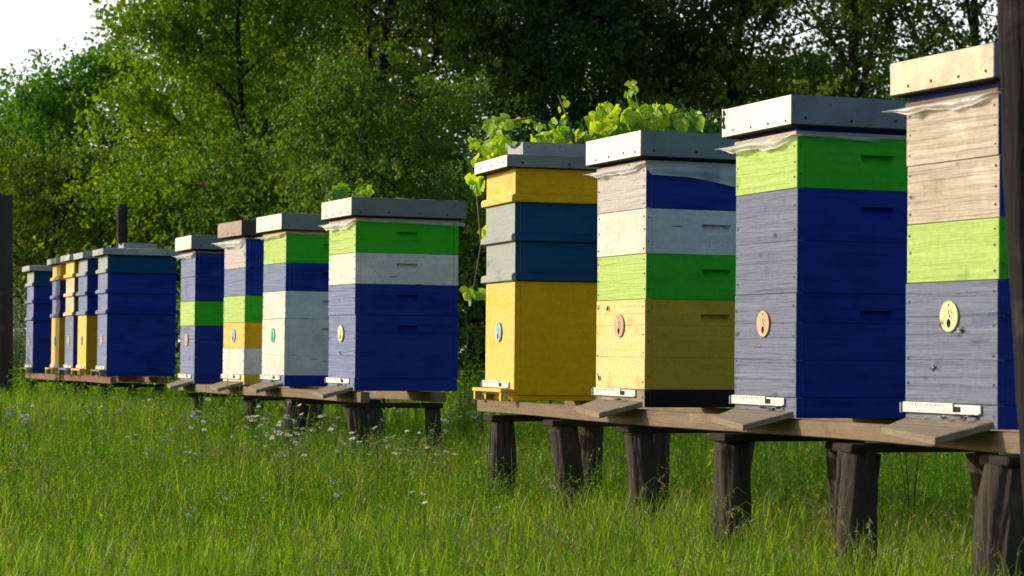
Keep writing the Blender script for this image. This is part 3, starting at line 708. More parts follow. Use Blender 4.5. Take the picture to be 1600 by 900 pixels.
LM = {
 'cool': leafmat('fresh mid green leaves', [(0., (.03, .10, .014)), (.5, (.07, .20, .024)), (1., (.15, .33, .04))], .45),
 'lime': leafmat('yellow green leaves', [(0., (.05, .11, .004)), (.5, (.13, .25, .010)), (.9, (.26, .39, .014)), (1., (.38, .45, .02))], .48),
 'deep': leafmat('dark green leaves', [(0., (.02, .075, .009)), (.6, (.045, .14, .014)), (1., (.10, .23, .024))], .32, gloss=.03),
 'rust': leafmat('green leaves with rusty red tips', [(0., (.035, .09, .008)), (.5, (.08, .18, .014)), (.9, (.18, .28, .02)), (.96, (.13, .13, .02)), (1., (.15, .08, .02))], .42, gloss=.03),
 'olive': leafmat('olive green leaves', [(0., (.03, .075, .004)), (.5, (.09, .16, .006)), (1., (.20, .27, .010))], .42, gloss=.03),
}
TREES = [  # name, label, px, Y, H, R, leaves, size, mat, seed, kwargs
 ('tree', 'mid green airy tree at the upper left under the open sky', 135, 36, 5.55, 2.1, 20000, .085, 'cool', 101, dict(base=.2)),
 ('tree', 'low bluish green tree filling the gap behind the leftmost trees', -5, 40, 5.0, 2.1, 17000, .09, 'cool', 102, dict()),
 ('tree', 'big sunlit yellow green tree left of centre', 400, 31, 7.4, 2.45, 34000, .075, 'lime', 103, dict(base=.14, trunk_r=.085)),
 ('tree', 'tall green tree between the sunlit tree and the dark wood', 610, 33, 8.2, 2.6, 28000, .075, 'olive', 104, dict(base=.2)),
 ('tree', 'dark leafy tree rising behind the rusty tipped bush', 760, 34, 8.4, 2.5, 27000, .08, 'deep', 105, dict(base=.18)),
 ('tree', 'dark tree with small sky gaps, behind the grape vine', 950, 35, 8.0, 2.3, 22000, .075, 'deep', 106, dict(base=.18)),
 ('tree', 'olive green tree behind the green topped blue hive', 1140, 34, 8.0, 2.4, 23000, .075, 'olive', 107, dict(base=.15)),
 ('tree', 'thin crowned tree with dark forked limbs and much sky, upper right', 1310, 32, 8.0, 2.4, 14500, .07, 'olive', 108, dict(base=.3, limbs=12)),
 ('tree', 'see through tree at the upper right corner above the tin roof', 1490, 34, 8.0, 2.5, 13000, .075, 'deep', 109, dict(base=.25)),
]
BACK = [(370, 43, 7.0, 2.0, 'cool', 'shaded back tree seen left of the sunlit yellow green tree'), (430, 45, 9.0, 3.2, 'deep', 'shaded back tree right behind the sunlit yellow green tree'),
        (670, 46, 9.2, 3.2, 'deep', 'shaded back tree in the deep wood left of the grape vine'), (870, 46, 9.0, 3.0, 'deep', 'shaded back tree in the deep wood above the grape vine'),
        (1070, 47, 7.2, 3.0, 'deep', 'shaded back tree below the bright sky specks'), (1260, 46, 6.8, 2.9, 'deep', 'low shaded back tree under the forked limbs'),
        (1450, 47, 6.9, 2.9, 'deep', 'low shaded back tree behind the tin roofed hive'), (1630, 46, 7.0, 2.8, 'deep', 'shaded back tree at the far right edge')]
BUSH = [
 ('bush', 'dark olive bush behind the leftmost hives', 95, 27, 2.9, 1.5, 14000, .06, 'olive', 301, dict(base=.05, clump=.26)),
 ('bush', 'green bush behind the big blue hive at left', 265, 26, 2.7, 1.5, 15000, .06, 'lime', 302, dict(base=.05, clump=.26)),
 ('bush', 'green bush above the brown roofed hive', 410, 25, 2.9, 1.3, 14000, .055, 'rust', 303, dict(base=.05, clump=.24, tips=.06)),
 ('bush', 'wide bush with rusty red shoots above the green topped middle hive', 580, 23, 3.45, 1.5, 24000, .05, 'rust', 304, dict(base=.05, clump=.24, tips=.08)),
 ('bush', 'dark bush in the gap left of the yellow and teal hive', 735, 27, 2.7, 1.5, 14000, .06, 'deep', 305, dict(base=.05, clump=.28)),
 ('bush', 'dark bush hidden behind the yellow and teal hive', 880, 27, 3.2, 1.6, 13000, .065, 'deep', 306, dict(base=.05, clump=.28)),
 ('bush', 'dark bush behind the striped ochre hive', 1080, 27, 3.3, 1.6, 14000, .065, 'deep', 307, dict(base=.05, clump=.28)),
 ('bush', 'olive bush above the blue hive with green top box', 1260, 27, 3.7, 1.6, 15000, .065, 'olive', 308, dict(base=.05, clump=.28)),
 ('bush', 'bush behind the nearest hive', 1450, 27, 3.8, 1.6, 13000, .065, 'deep', 309, dict(base=.05, clump=.28)),
 ('bush', 'low dark bush at the left edge behind the thick grey post', -30, 29, 3.2, 1.5, 12000, .065, 'olive', 310, dict(base=.05, clump=.28)),
]
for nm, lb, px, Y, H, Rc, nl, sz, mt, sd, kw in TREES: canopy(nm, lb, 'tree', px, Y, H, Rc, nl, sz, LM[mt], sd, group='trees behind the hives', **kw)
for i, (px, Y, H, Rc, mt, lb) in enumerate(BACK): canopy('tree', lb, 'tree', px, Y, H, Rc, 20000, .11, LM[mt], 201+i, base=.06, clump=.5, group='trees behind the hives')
for nm, lb, px, Y, H, Rc, nl, sz, mt, sd, kw in BUSH: canopy(nm, lb, 'bush', px, Y, H, Rc, nl, sz, LM[mt], sd, group='bushes behind the hives', **kw)

# ------------------------------------------------------------------ grape vines
LM['vine'] = leafmat('grape leaves', [(0., (.09, .25, .025)), (.4, (.26, .44, .02)), (1., (.48, .60, .03))], .5, .5, .05)
def vine_leaf(size, rng):
    # five lobed leaf, toothed outline, slightly cupped
    out = []
    lobes = [(-155, .58), (-125, .62), (-98, .72), (-75, .90), (-55, .76), (-40, .80), (-22, .84), (-8, .92), (0, 1.06), (8, .92), (22, .84), (40, .80), (55, .76), (75, .90), (98, .72), (125, .62), (155, .58)]
    lobes = [(a, r*.62 if abs(a) in () else r) for a, r in lobes]
    for a, r in lobes:
        r2 = r*rng.uniform(.9, 1.08); out.append((math.sin(R(a))*r2*size*.5, math.cos(R(a))*r2*size*.5+size*.1, -abs(r)*size*.09*rng.uniform(.3, 1.7)))
    return [(0, 0, 0)]+out
def vine(label, stems, leaves, seed, Y):
    rng = random.Random(seed); root = thing('grape_vine', label, 'vine', (gx(stems[0][0][0], Y), Y, 0), 0, 'grape vines')
    b = MB(); o0 = root.location
    for st in stems:
        pts = [at(x, y, Y+rng.uniform(-.05, .05))-o0 for x, y in st]
        b.tube(pts, [.007-.005*i/(len(pts)-1) for i in range(len(pts))], 6)
    b.build('stem', [wood('green brown vine stem', (.14, .18, .05), (.12, .09, .05), wear=.4, bump=.3, rough=.7)], root)
    V = []; Tt = []; Rn = []; Pb = MB()
    for (x, y, sp) in leaves:
        p = at(x, y, Y+rng.uniform(-sp, sp))-o0; size = rng.uniform(.05, .13) if sp > .04 else rng.uniform(.04, .07)
        m = (Matrix.Translation(p) @ Euler((R(rng.uniform(-150, -40)), R(rng.uniform(-35, 35)), R(rng.uniform(-80, 80)))).to_matrix().to_4x4())
        lf = [m @ Vector(q) for q in vine_leaf(size, rng)]; o = len(V); V += [list(q) for q in lf]; r = rng.random()
        for k in range(1, len(lf)-1): Tt.append((o, o+k, o+k+1)); Rn.append(r)
    arrays('foliage', np.array(V), np.zeros((0, 4), int), np.array(Rn), [LM['vine']], root, False, np.array(Tt))
    return root
vr = random.Random(5); lv = []
def spray(cx, cy, rx, ry, n, sp=.16):
    for _ in range(n):
        a = vr.uniform(0, 6.28); q = math.sqrt(vr.random()); lv.append((cx+rx*q*math.cos(a), cy+ry*q*math.sin(a), sp))
spray(965, 195, 45, 26, 46); spray(1030, 190, 48, 26, 52); spray(920, 212, 60, 18, 44); spray(880, 216, 50, 12, 18); spray(1000, 215, 70, 20, 30); spray(950, 168, 16, 10, 8); spray(1068, 182, 20, 12, 9)
spray(775, 195, 18, 16, 7); spray(765, 238, 22, 22, 18); spray(746, 270, 10, 22, 5, .05); spray(790, 225, 30, 14, 12); spray(745, 455, 14, 14, 4, .05); spray(752, 360, 6, 8, 2, .05); spray(738, 215, 8, 18, 5, .03)
for k in range(9): lv.append((985+6*math.sin(k*1.9), 128+k*8, .03))
for k in range(6): lv.append((880+5*math.sin(k*2.3), 150+k*9, .03))
for k in range(8): lv.append((805+k*9, 190-5*math.sin(k), .03))
vine('bright grape vine with big sunlit leaves showing above the yellow and striped hives',
     [[(860, 640), (856, 450), (862, 300), (900, 230), (960, 200), (1000, 190), (1080, 170), (1088, 182)], [(1005, 200), (998, 165), (990, 135), (985, 122)], [(862, 300), (800, 250), (770, 205), (735, 195)],
      [(900, 230), (885, 180), (872, 148)], [(770, 235), (745, 300), (752, 380), (742, 440), (735, 470)], [(790, 190), (830, 184), (870, 196)]], lv, 5, 10.3)
lv = []; spray(545, 300, 34, 8, 9, .06); spray(530, 296, 16, 6, 4, .05); spray(575, 294, 8, 8, 3, .03)
vine('small grape vine shoot peeking over the roof of the green topped middle hive', [[(600, 640), (596, 420), (585, 320), (560, 302), (520, 298)], [(560, 302), (575, 290)]], lv, 9, 12.2)

# ------------------------------------------------------------------ grass
GM = {'a': leafmat('meadow grass blades', [(0., (.08, .17, .008)), (.45, (.19, .32, .012)), (.8, (.27, .40, .02)), (.93, (.34, .37, .09)), (1., (.44, .36, .18))], .5, .5, .03),
      'w': leafmat('leaves of meadow weeds', [(0., (.06, .17, .012)), (.5, (.15, .32, .018)), (1., (.32, .48, .03))], .45, .5, .03),
      's': leafmat('drooping seed heads of brome grass', [(0., (.12, .17, .05)), (.6, (.22, .24, .09)), (1., (.34, .29, .15))], .4, .6, .03)}
def patch(x, y):   # slow variation over the meadow
    return (np.sin(x*1.7+y*.9)+np.sin(x*.8-y*1.3+2)+np.sin(x*3.1+y*2.3+1)*.6+np.sin(x*5.3-y*4.1)*.4)/3.0
def meadow_pts(rng, y0, y1, dens, mar=.7):
    A_ = 2*(.2286*(y0+y1)/2+mar)*(y1-y0); n = int(A_*dens)
    y = rng.uniform(y0, y1, int(n*1.5)); x = rng.uniform(-1, 1, len(y))*(.2286*y1+mar); k = np.abs(x) < .2286*y+mar
    return x[k][:n], y[k][:n]
def blades(name, label, zones, rng, mat, seedhead=False):
    V = []; Q = []; Tr = []; Rq = []; Rt = []; off = 0
    for (y0, y1, dens, h0, h1, wd) in zones:
        x, y = meadow_pts(rng, y0, y1, dens); n = len(x)
        nt_ = n//14; ti = rng.integers(0, nt_, n); tuft = rng.uniform(0, 1, n) < .6; tx, ty = x[:nt_], y[:nt_]; th = rng.uniform(.6, 1.5, nt_)
        ox, oy = rng.normal(0, .022, n), rng.normal(0, .022, n); x = np.where(tuft, tx[ti]+ox, x); y = np.where(tuft, ty[ti]+oy, y); p = patch(x, y)
        h = rng.uniform(h0, h1, n)*(1+.3*p)*np.where(tuft, th[ti], .85); pt2 = np.sin(x*2.3+1.1)*np.sin(y*1.9+.4)+np.sin(x*.9-2)*np.sin(y*4.1)*.6; h = np.minimum(h*(1+.24*pt2), np.where(y > 13, .40, .30)); az = np.where(tuft, np.arctan2(oy, ox)+rng.normal(0, .5, n), rng.uniform(0, 6.283, n)); bend = rng.uniform(.05, .55, n)*h
        dx, dy = np.cos(az), np.sin(az); sx, sy = -dy, dx; w = wd*rng.uniform(.6, 1.4, n)
        lv_ = []
        for t, ww, bz in ((0, 1, 0), (.4, .85, .16), (.75, .6, .52)):
            cx = x+dx*bend*bz; cy = y+dy*bend*bz; cz = h*t
            lv_ += [np.stack([cx-sx*w*ww/2, cy-sy*w*ww/2, cz], 1), np.stack([cx+sx*w*ww/2, cy+sy*w*ww/2, cz], 1)]
        lv_.append(np.stack([x+dx*bend, y+dy*bend, h*(1-.15*bend/h)], 1))
        v = np.stack(lv_, 1).reshape(-1, 3); b = off+np.arange(n)*7
        Q.append(np.stack([b, b+1, b+3, b+2], 1)); Q.append(np.stack([b+2, b+3, b+5, b+4], 1)); Tr.append(np.stack([b+4, b+5, b+6], 1))
        r = np.clip(rng.uniform(0, 1, n)*.62+.13*(p+1)*rng.uniform(.3, 1, n)+.12*(1-np.clip(pt2, -1, 1)), 0, 1); dry = rng.uniform(0, 1, n) < .05+.05*(p > .3); r = np.where(dry, rng.uniform(.9, 1, n), r*.9)
        Rq += [r, r]; Rt.append(r); V.append(v); off += n*7
    o = arrays(name, np.concatenate(V), np.concatenate(Q), np.concatenate(Rq+Rt), [mat], None, False, np.concatenate(Tr))
    return tag(o, label, kind='stuff')
blades('grass', 'dense green meadow grass in front of, under and behind the hives', [(4.3, 7.5, 5200, .05, .16, .0032), (7.5, 10.5, 3600, .06, .18, .0038), (10.5, 14, 2200, .08, .24, .005), (14, 20, 1100, .14, .36, .007), (20, 32, 450, .2, .5, .013)],
       np.random.default_rng(3), GM['a'])
def weeds(name, label, zones, rng, mat):
    P = []; D = []; Nn = []; Ln = []; Wd = []; Rr = []; st = MB()
    SV = []; SQ = []; SR = []; so = 0
    for (y0, y1, dens, h0, h1, ls, nlv) in zones:
        x, y = meadow_pts(rng, y0, y1, dens)
        for i in range(len(x)):
            h = rng.uniform(h0, h1); a = rng.uniform(0, 6.28); lean = h*rng.uniform(0, .25); lx, ly = math.cos(a)*lean, math.sin(a)*lean; r = rng.random()
            t = (np.arange(nlv)+rng.random(nlv))/nlv*.85+.15; az = np.arange(nlv)*2.4+a
            P.append(np.stack([x[i]+lx*t**2, y[i]+ly*t**2, h*t], 1)); D.append(np.stack([np.cos(az), np.sin(az), rng.uniform(.1, 1.1, nlv)], 1))
            Nn.append(np.stack([-.3*np.cos(az), -.3*np.sin(az), np.ones(nlv)], 1)); l = ls*(1.15-.75*t)*rng.uniform(.7, 1.3, nlv); Ln.append(l); Wd.append(l*rng.uniform(.25, .55)); Rr.append(np.clip(r*.6+rng.uniform(0, .4, nlv), 0, 1))
            w = .0014+.00009*y[i]; q = np.array([[-w, 0, 0], [w, 0, 0], [0, w, 0]]); tp = np.array([lx, ly, h])
            base = np.array([x[i], y[i], 0]); SV.append(np.concatenate([q+base, q*.5+base+tp*[.3, .3, .55], q*.4+base+tp]))
            for s0 in (0, 3):
                for k in range(3): SQ.append((so+s0+k, so+s0+(k+1) % 3, so+s0+3+(k+1) % 3, so+s0+3+k)); SR.append(.55)
            so += 9
    v, q = rhomb(np.concatenate(P), np.concatenate(D), np.concatenate(Nn), np.concatenate(Ln), np.concatenate(Wd))
    sv = np.concatenate(SV); V = np.concatenate([v, sv]); Q = np.concatenate([q, np.array(SQ)+len(v)])
    return tag(arrays(name, V, Q, np.concatenate([np.concatenate(Rr), np.array(SR)]), [mat]), label, kind='stuff')
weeds('meadow_weeds', 'leafy weeds and herbs growing through the meadow grass', [(4.8, 8, 190, .07, .20, .030, 11), (8, 12, 190, .12, .33, .038, 13), (12, 17, 95, .20, .46, .050, 13), (17, 25, 22, .3, .6, .08, 12), (5, 9, 9, .06, .17, .075, 9), (9, 14, 7, .14, .30, .075, 11), (8, 13, 5, .30, .46, .03, 16)], np.random.default_rng(8), GM['w'])
def seeds(name, label, zones, rng, mat):
    P = []; D = []; Nn = []; Ln = []; Wd = []; Rr = []; SV = []; SQ = []; so = 0
    for (y0, y1, dens, h0, h1) in zones:
        x, y = meadow_pts(rng, y0, y1, dens); pv = patch(x, y); k = pv+rng.uniform(-.6, .6, len(x)) > -.05; x, y = x[k], y[k]
        for i in range(len(x)):
            h = rng.uniform(h0, h1); a = rng.uniform(0, 6.28); dx, dy = math.cos(a), math.sin(a); w = .0006+.00006*y[i]
            tt = np.array([0, .4, .75, .95, 1.05]); off = np.array([0, .03, .14, .30, .42])*h; zz = np.array([0, .45, .82, .93, .86])*h
            pts = np.stack([x[i]+dx*off, y[i]+dy*off, zz], 1)
            SV.append(np.concatenate([pts+[-w, 0, 0], pts+[w, 0, 0]]))
            for s in range(4): SQ.append((so+s, so+5+s, so+6+s, so+1+s))
            so += 10
            m = 9; t = rng.uniform(.45, 1, m); px_ = np.interp(t, [.45, .75, .9, 1], off[[2, 2, 3, 4]]); pz = np.interp(t, [.45, .75, .9, 1], [zz[2]*.97, zz[2], zz[3], zz[4]])
            P.append(np.stack([x[i]+dx*px_, y[i]+dy*px_, pz], 1)); D.append(np.stack([dx*.7+rng.normal(0, .4, m), dy*.7+rng.normal(0, .4, m), -rng.uniform(.2, 1.4, m)], 1)); Nn.append(rand_dirs(rng, m)); Ln.append(rng.uniform(.012, .026, m)); Wd.append(np.full(m, .0035+.0001*y[i])); Rr.append(rng.uniform(0, 1, m))
    v, q = rhomb(np.concatenate(P), np.concatenate(D), np.concatenate(Nn), np.concatenate(Ln), np.concatenate(Wd))
    V = np.concatenate([v, np.concatenate(SV)]); Q = np.concatenate([q, np.array(SQ)+len(v)])
    return tag(arrays(name, V, Q, np.concatenate([np.concatenate(Rr), np.full(len(SQ), .4)]), [mat]), label, kind='stuff')
seeds('seed_grass', 'drooping pale seed heads of wild brome grass', [(5.2, 8, 110, .14, .30), (8, 11, 100, .18, .34), (11, 16, 40, .25, .42)], np.random.default_rng(21), GM['s'])

# tall white-flowered weeds and single daisies
def flower_mesh(seed, h, heads, r=.010):
    rg = random.Random(seed); b = MB(); tipc = []
    for k in range(heads):
        a = rg.uniform(0, 6.28); o = rg.uniform(.0, .06) if heads > 1 else .01; hh = h*(1-(.18*rg.random() if k else 0))
        p1 = Vector((math.cos(a)*o*.3, math.sin(a)*o*.3, hh*.72)); p2 = Vector((math.cos(a)*o, math.sin(a)*o, hh))
        b.tube([(0, 0, 0), (0.004, 0, h*.4), p1, p2], [.0017, .0015, .0012, .001], 4, 0, cap=False); tipc.append(p2)
    for j in range(7):   # stem leaves
        z = h*(.12+.1*j); a = j*2.4; d = Vector((math.cos(a), math.sin(a), .5)).normalized(); ln = .045*(1-.09*j); s = Vector((-math.sin(a), math.cos(a), 0))*ln*.14
        p = Vector((0.003, 0, z)); b.add([p, p+d*ln*.5-s, p+d*ln, p+d*ln*.5+s], [(0, 1, 2, 3)], 0)
    for p in tipc:
        n = 11; t = Vector((rg.uniform(-.6, .6), rg.uniform(-.6, .6), 1)).normalized(); u = t.orthogonal().normalized(); w = t.cross(u)
        for k in range(n):
            a = 2*math.pi*k/n; d = (u*math.cos(a)+w*math.sin(a)); s = (-u*math.sin(a)+w*math.cos(a))*r*.30; up = t*r*.45
            b.add([p+d*r*.2, p+d*r*.7-s+up, p+d*r+up*.5, p+d*r*.7+s+up], [(0, 1, 2, 3)], 1)
        b.cyl(p-t*.002, t, r*.36, r*.45, 8, 2, r*.22)
    me = b.build('daisy', [GM['w'], M['petal'], M['eye']]); return me
M['petal'] = plain('white petals', (.8, .8, .8), .7); M['eye'] = plain('yellow flower eye', (.6, .42, .03), .8)
protos = [flower_mesh(400+i, h, n_, r_) for i, (h, n_, r_) in enumerate([(.34, 3, .013), (.42, 4, .014), (.30, 2, .013), (.48, 5, .014), (.24, 2, .011)])]
used = set(); fr = random.Random(77)
def place_flower(px, py, Y, label, group, k=None):
    k = fr.randrange(5) if k is None else k; o = protos[k]
    if k in used: o = o.copy(); C.objects.link(o)
    used.add(k); hts = (.34, .42, .30, .48, .24); z = at(px, py, Y).z; sc = max(.5, min(1.5, z/hts[k]))
    o.location = (gx(px, Y), Y, 0); o.scale = (1, 1, sc); o.rotation_euler = (0, 0, fr.uniform(0, 6.28)); tag(o, label, 'wildflower', group)
for i in range(50):     # among and before the middle stand
    px = fr.gauss(560, 120); Y = fr.uniform(8.2, 11.5); z = fr.uniform(.16, .42); py = proj((gx(px, Y), Y, z))[1]
    place_flower(px, py, Y, 'small white daisy standing in the grass before the middle stand', 'daisies before the middle stand')
for i in range(48):
    px = fr.uniform(-10, 430); Y = fr.uniform(9.5, 15.5); z = fr.uniform(.22, .46); py = proj((gx(px, Y), Y, z))[1]
    place_flower(px, py, Y, 'small white daisy scattered over the meadow before the left hives', 'daisies over the left meadow')
for i in range(14):
    px = fr.uniform(712, 756); Y = fr.uniform(11, 15); z = fr.uniform(.25, .5); py = proj((gx(px, Y), Y, z))[1]
    place_flower(px, py, Y, 'small white daisy in the gap between the middle and the near stand', 'daisies in the gap between the stands')
for i in range(12):
    px = fr.uniform(60, 900); Y = fr.uniform(6.8, 8.2); z = fr.uniform(.16, .26); py = proj((gx(px, Y), Y, z))[1]
    place_flower(px, py, Y, 'small white daisy low in the foreground grass', 'daisies in the foreground', 4)
for k in range(5):
    if k not in used: bpy.data.objects.remove(protos[k])
# tall leafy plants that stand clear of the grass
def tall_plant(label, px, Y, h, seed, n=5, leaf=.06, group='tall weeds by the stands', mat='w', ratio=.28, spread=.1):
    rng = np.random.default_rng(seed); root = thing('tall_weed', label, 'weed', (gx(px, Y), Y, 0), 0, group); b = MB(); P = []; D = []; Ln = []
    for k in range(n):
        a = rng.uniform(0, 6.28); hh = h*rng.uniform(.6, 1); o = rng.uniform(.01, spread); st = [Vector((math.cos(a)*o*t**1.5, math.sin(a)*o*t**1.5, hh*t)) for t in (0, .3, .6, .85, 1)]
        b.tube(st, [.0028, .0025, .002, .0015, .001], 5)
        for j in range(16):
            t = .12+.86*j/16; i = min(3, int(t*4)); p = Vector((math.cos(a)*o*t**1.5, math.sin(a)*o*t**1.5, hh*t)); P.append(list(p)); az = j*2.4+a; D.append([math.cos(az), math.sin(az), rng.uniform(.2, .9)]); Ln.append(leaf*(1.2-.8*t)*rng.uniform(.8, 1.2))
    b.build('stem', [GM[mat]], root); P = np.array(P); D = np.array(D); Ln = np.array(Ln); Nn = D*[-.3, -.3, 0]+[0, 0, 1.0]
    v, q = rhomb(P, D, Nn, Ln, Ln*ratio); arrays('foliage', v, q, rng.uniform(.3, 1, len(P)), [GM[mat]], root)
tall_plant('bushy weed reaching up before the brown roofed hive', 362, 12.3, .56, 1, 9, .06)
tall_plant('leafy weed before the slim yellow hive at left', 102, 16.6, .56, 2, 6, .08)
tall_plant('thin weed with side shoots before the big blue hive', 183, 14.8, .52, 3, 4, .05)
tall_plant('small weed with pale shoots left of the white hive', 322, 12.6, .50, 4, 5, .045)
tall_plant('sprawling weed against the post below the ochre striped hive', 1185, 6.1, .22, 5, 4, .05)
tall_plant('upright dark weed under the nearest hive', 1425, 7.6, .48, 6, 4, .09, ratio=.16)
tall_plant('thin branching weed before the fifth log post', 1340, 5.9, .34, 7, 3, .025)
tall_plant('thistle like weed beside the first log post', 768, 8.2, .40, 8, 4, .055)
tall_plant('tall weed in the gap left of the yellow and teal hive', 728, 12.6, .82, 9, 7, .07)
tall_plant('second tall weed nearer the middle stand in the same gap', 716, 13.6, .80, 10, 7, .07)
tall_plant('tall weed right at the edge of the yellow and teal hive', 748, 13.9, .75, 12, 7, .07)
tall_plant('leafy weed between the middle stand posts', 600, 10.0, .38, 11, 5, .05)
# white umbel weeds at far left
for i, (px, Y, h) in enumerate([(26, 20.5, 1.2), (33, 21.2, 1.05), (20, 22, 1.3), (40, 22.5, .9)]):
    rg = random.Random(900+i); t = thing('umbel_weed', ['tallest white flowering weed beside the left edge post', 'white flowering weed touching the leftmost hive', 'white flowering weed behind the left edge post', 'shorter white flowering weed behind the leftmost hive'][i], 'weed', (gx(px, Y), Y, 0), 0, 'white flowering weeds at the left edge')
    b = MB(); P = []
    for k in range(16):
        a = rg.uniform(0, 6.28); o = rg.uniform(.02, .16); hh = h*rg.uniform(.55, 1); p = Vector((math.cos(a)*o, math.sin(a)*o, hh)); b.tube([(0, 0, 0), p*.5*Vector((1, 1, 0)).length/1.5 if False else Vector((p.x*.3, p.y*.3, hh*.5)), p], [.003, .0025, .001], 4)
        for _ in range(16): P.append(list(p+Vector((rg.gauss(0, .035), rg.gauss(0, .035), rg.gauss(0, .03)))))
    b.build('stem', [GM['w']], t); P = np.array(P); rng = np.random.default_rng(i); v, q = rhomb(P, rand_dirs(rng, len(P)), rand_dirs(rng, len(P), 1), np.full(len(P), .016), np.full(len(P), .013)); arrays('blossom', v, q, np.ones(len(P)), [plain('creamy blossom', (.5, .52, .42), .8)], t)

# ------------------------------------------------------------------ bees
def bee_proto():
    b = MB()
    for (x, r, l) in ((0, .0024, .0065), (.0048, .0023, .003), (.0075, .0016, .002)):
        pts = [(x-l/2+l*k/5, 0, .003) for k in range(6)]; b.tube(pts, [r*math.sin(math.pi*(.12+.76*k/5)) for k in range(6)], 8, 0)
    for s in (-1, 1):
        b.add([(.004, s*.001, .005), (-.002, s*.0035, .0062), (-.006, s*.003, .0055), (-.004, s*.0012, .0052)], [(0, 1, 2, 3)], 1)
        for k in range(3): b.tube([(.003+.0015*k, s*.001, .002), (.003+.0022*k, s*.004, .0025), (.003+.0026*k, s*.005, 0)], [.0003]*3, 3, 0)
    return b.build('honeybee', ['bee', 'plastic'])
bp_ = bee_proto(); first = True; br = random.Random(4)
def bee(hk, lx, ly, lz, face_front, label, group):
    global first
    t = hives[hk][0]; o = bp_ if first else bp_.copy()
    if not first: C.objects.link(o)
    first = False; m = Matrix.Translation(t.location) @ Matrix.Rotation(t.rotation_euler.z, 4, 'Z')
    o.location = m @ Vector((lx, ly, lz)); rz = br.uniform(0, 6.28)
    o.rotation_euler = (m.to_3x3() @ (Euler((0, R(-90), 0)).to_matrix() @ Matrix.Rotation(rz, 3, 'Z') if face_front else Matrix.Rotation(rz, 3, 'Z') @ Matrix.Identity(3))).to_euler()
    o.scale = (1.6,)*3; tag(o, label, 'bee', group)
for hk, n_, nm in (('H11', 7, 'nearest tin roofed'), ('H10', 4, 'green topped blue'), ('H8', 2, 'ochre striped'), ('H9', 3, 'middle green topped'), ('HC', 4, 'mostly white')):
    for k in range(n_):
        dx = br.uniform(.004, .03); ly = br.uniform(-.13, .02)
        bee(hk, -LEN/2-dx, ly, .030-.0165-(dx)*.36+.0175, False, 'tiny dark honeybee at the entrance of the %s hive' % nm, 'bees at the entrance of the %s hive' % nm)
for hk, pts in (('H11', [(.03, .27), (-.05, .25), (.07, .155)]), ('H8', [(.17, .10), (.10, .34)]), ('H9', [(.0, .18)])):
    nm = {'H11': 'nearest tin roofed', 'H8': 'ochre striped', 'H9': 'middle green topped'}[hk]
    for ly, lz in pts: bee(hk, -LEN/2-.001, ly, lz, True, 'tiny honeybee sitting on the front boards of the %s hive' % nm, 'bees on the front of the %s hive' % nm)

# ------------------------------------------------------------------ light, sky, render
SUN_AZ, SUN_EL = -76.0, 19.0      # degrees clockwise from +Y; low sun at the left, a little behind the row
w = bpy.data.worlds.new('World'); S.world = w; w.use_nodes = True; nt = w.node_tree; nt.nodes.clear()
sky = nt.nodes.new('ShaderNodeTexSky'); sky.sky_type = 'NISHITA'; sky.sun_disc = False; sky.sun_elevation = R(SUN_EL); sky.sun_rotation = R(SUN_AZ)
sky.air_density = 1.0; sky.dust_density = 3.0; sky.ozone_density = 1.0; sky.altitude = 100
bg = nt.nodes.new('ShaderNodeBackground'); bg.inputs[1].default_value = .15; ow = nt.nodes.new('ShaderNodeOutputWorld')
tc = nt.nodes.new('ShaderNodeTexCoord'); sx = nt.nodes.new('ShaderNodeSeparateXYZ'); nt.links.new(tc.outputs['Generated'], sx.inputs[0])
fy = N(nt, 'ShaderNodeMapRange'); fy.inputs['From Min'].default_value = .45; fy.inputs['From Max'].default_value = .85; nt.links.new(sx.outputs[1], fy.inputs[0])
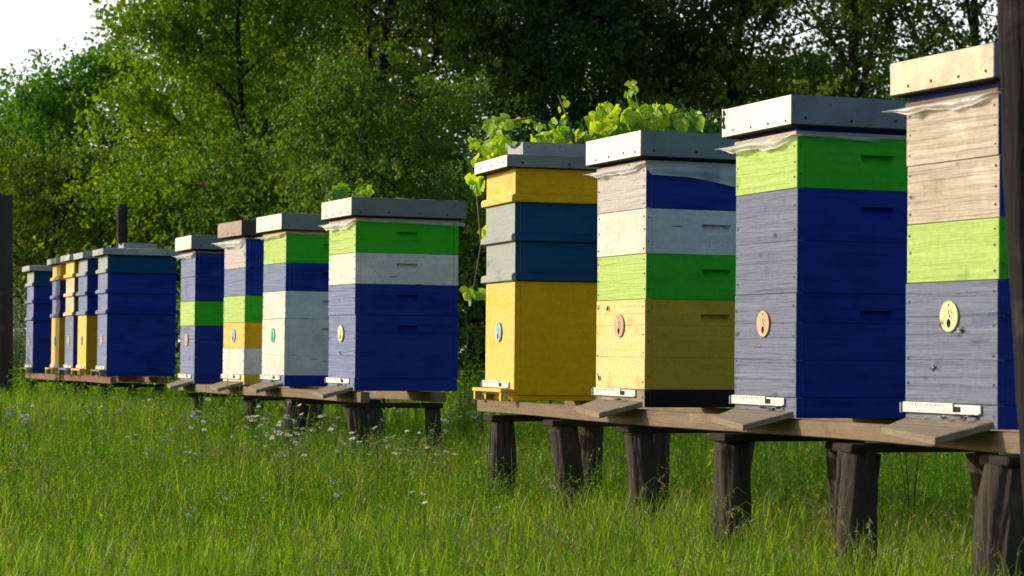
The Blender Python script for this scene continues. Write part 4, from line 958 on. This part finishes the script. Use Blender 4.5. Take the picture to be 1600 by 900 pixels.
fz = N(nt, 'ShaderNodeMapRange'); fz.inputs['From Min'].default_value = .55; fz.inputs['From Max'].default_value = .30; nt.links.new(sx.outputs[2], fz.inputs[0])
nz = N(nt, 'ShaderNodeTexNoise', Scale=3.0, Detail=6.0); nt.links.new(tc.outputs['Generated'], nz.inputs[0])
fn = N(nt, 'ShaderNodeMapRange'); fn.inputs['From Min'].default_value = .2; fn.inputs['From Max'].default_value = .6; fn.inputs['To Min'].default_value = .8; nt.links.new(nz.outputs[0], fn.inputs[0])
m1 = N(nt, 'ShaderNodeMath', operation='MULTIPLY'); nt.links.new(fy.outputs[0], m1.inputs[0]); nt.links.new(fz.outputs[0], m1.inputs[1])
m2_ = N(nt, 'ShaderNodeMath', operation='MULTIPLY'); nt.links.new(m1.outputs[0], m2_.inputs[0]); nt.links.new(fn.outputs[0], m2_.inputs[1])
cm = N(nt, 'ShaderNodeMix', data_type='RGBA'); nt.links.new(m2_.outputs[0], cm.inputs[0]); nt.links.new(sky.outputs[0], cm.inputs[6]); cm.inputs[7].default_value = (7.4, 7.5, 7.7, 1)   # bright cloud bank beyond the trees
nt.links.new(cm.outputs[2], bg.inputs[0]); nt.links.new(bg.outputs[0], ow.inputs[0])
sd = bpy.data.lights.new('sun', 'SUN'); sd.energy = 3.6; sd.angle = R(.6); sd.color = (1, .90, .74)
so_ = bpy.data.objects.new('sun', sd); C.objects.link(so_)
dirv = Vector((math.sin(R(SUN_AZ))*math.cos(R(SUN_EL)), math.cos(R(SUN_AZ))*math.cos(R(SUN_EL)), math.sin(R(SUN_EL))))
so_.rotation_euler = dirv.to_track_quat('Z', 'Y').to_euler()
S.view_settings.view_transform = 'Standard'; S.view_settings.look = 'None'; S.view_settings.exposure = 0.15; S.view_settings.gamma = 1; S.view_settings.use_curve_mapping = False
S.render.engine = 'CYCLES'; S.cycles.max_bounces = 4; S.cycles.transparent_max_bounces = 8; S.cycles.diffuse_bounces = 3; S.cycles.transmission_bounces = 4
S.cycles.sample_clamp_indirect = 6
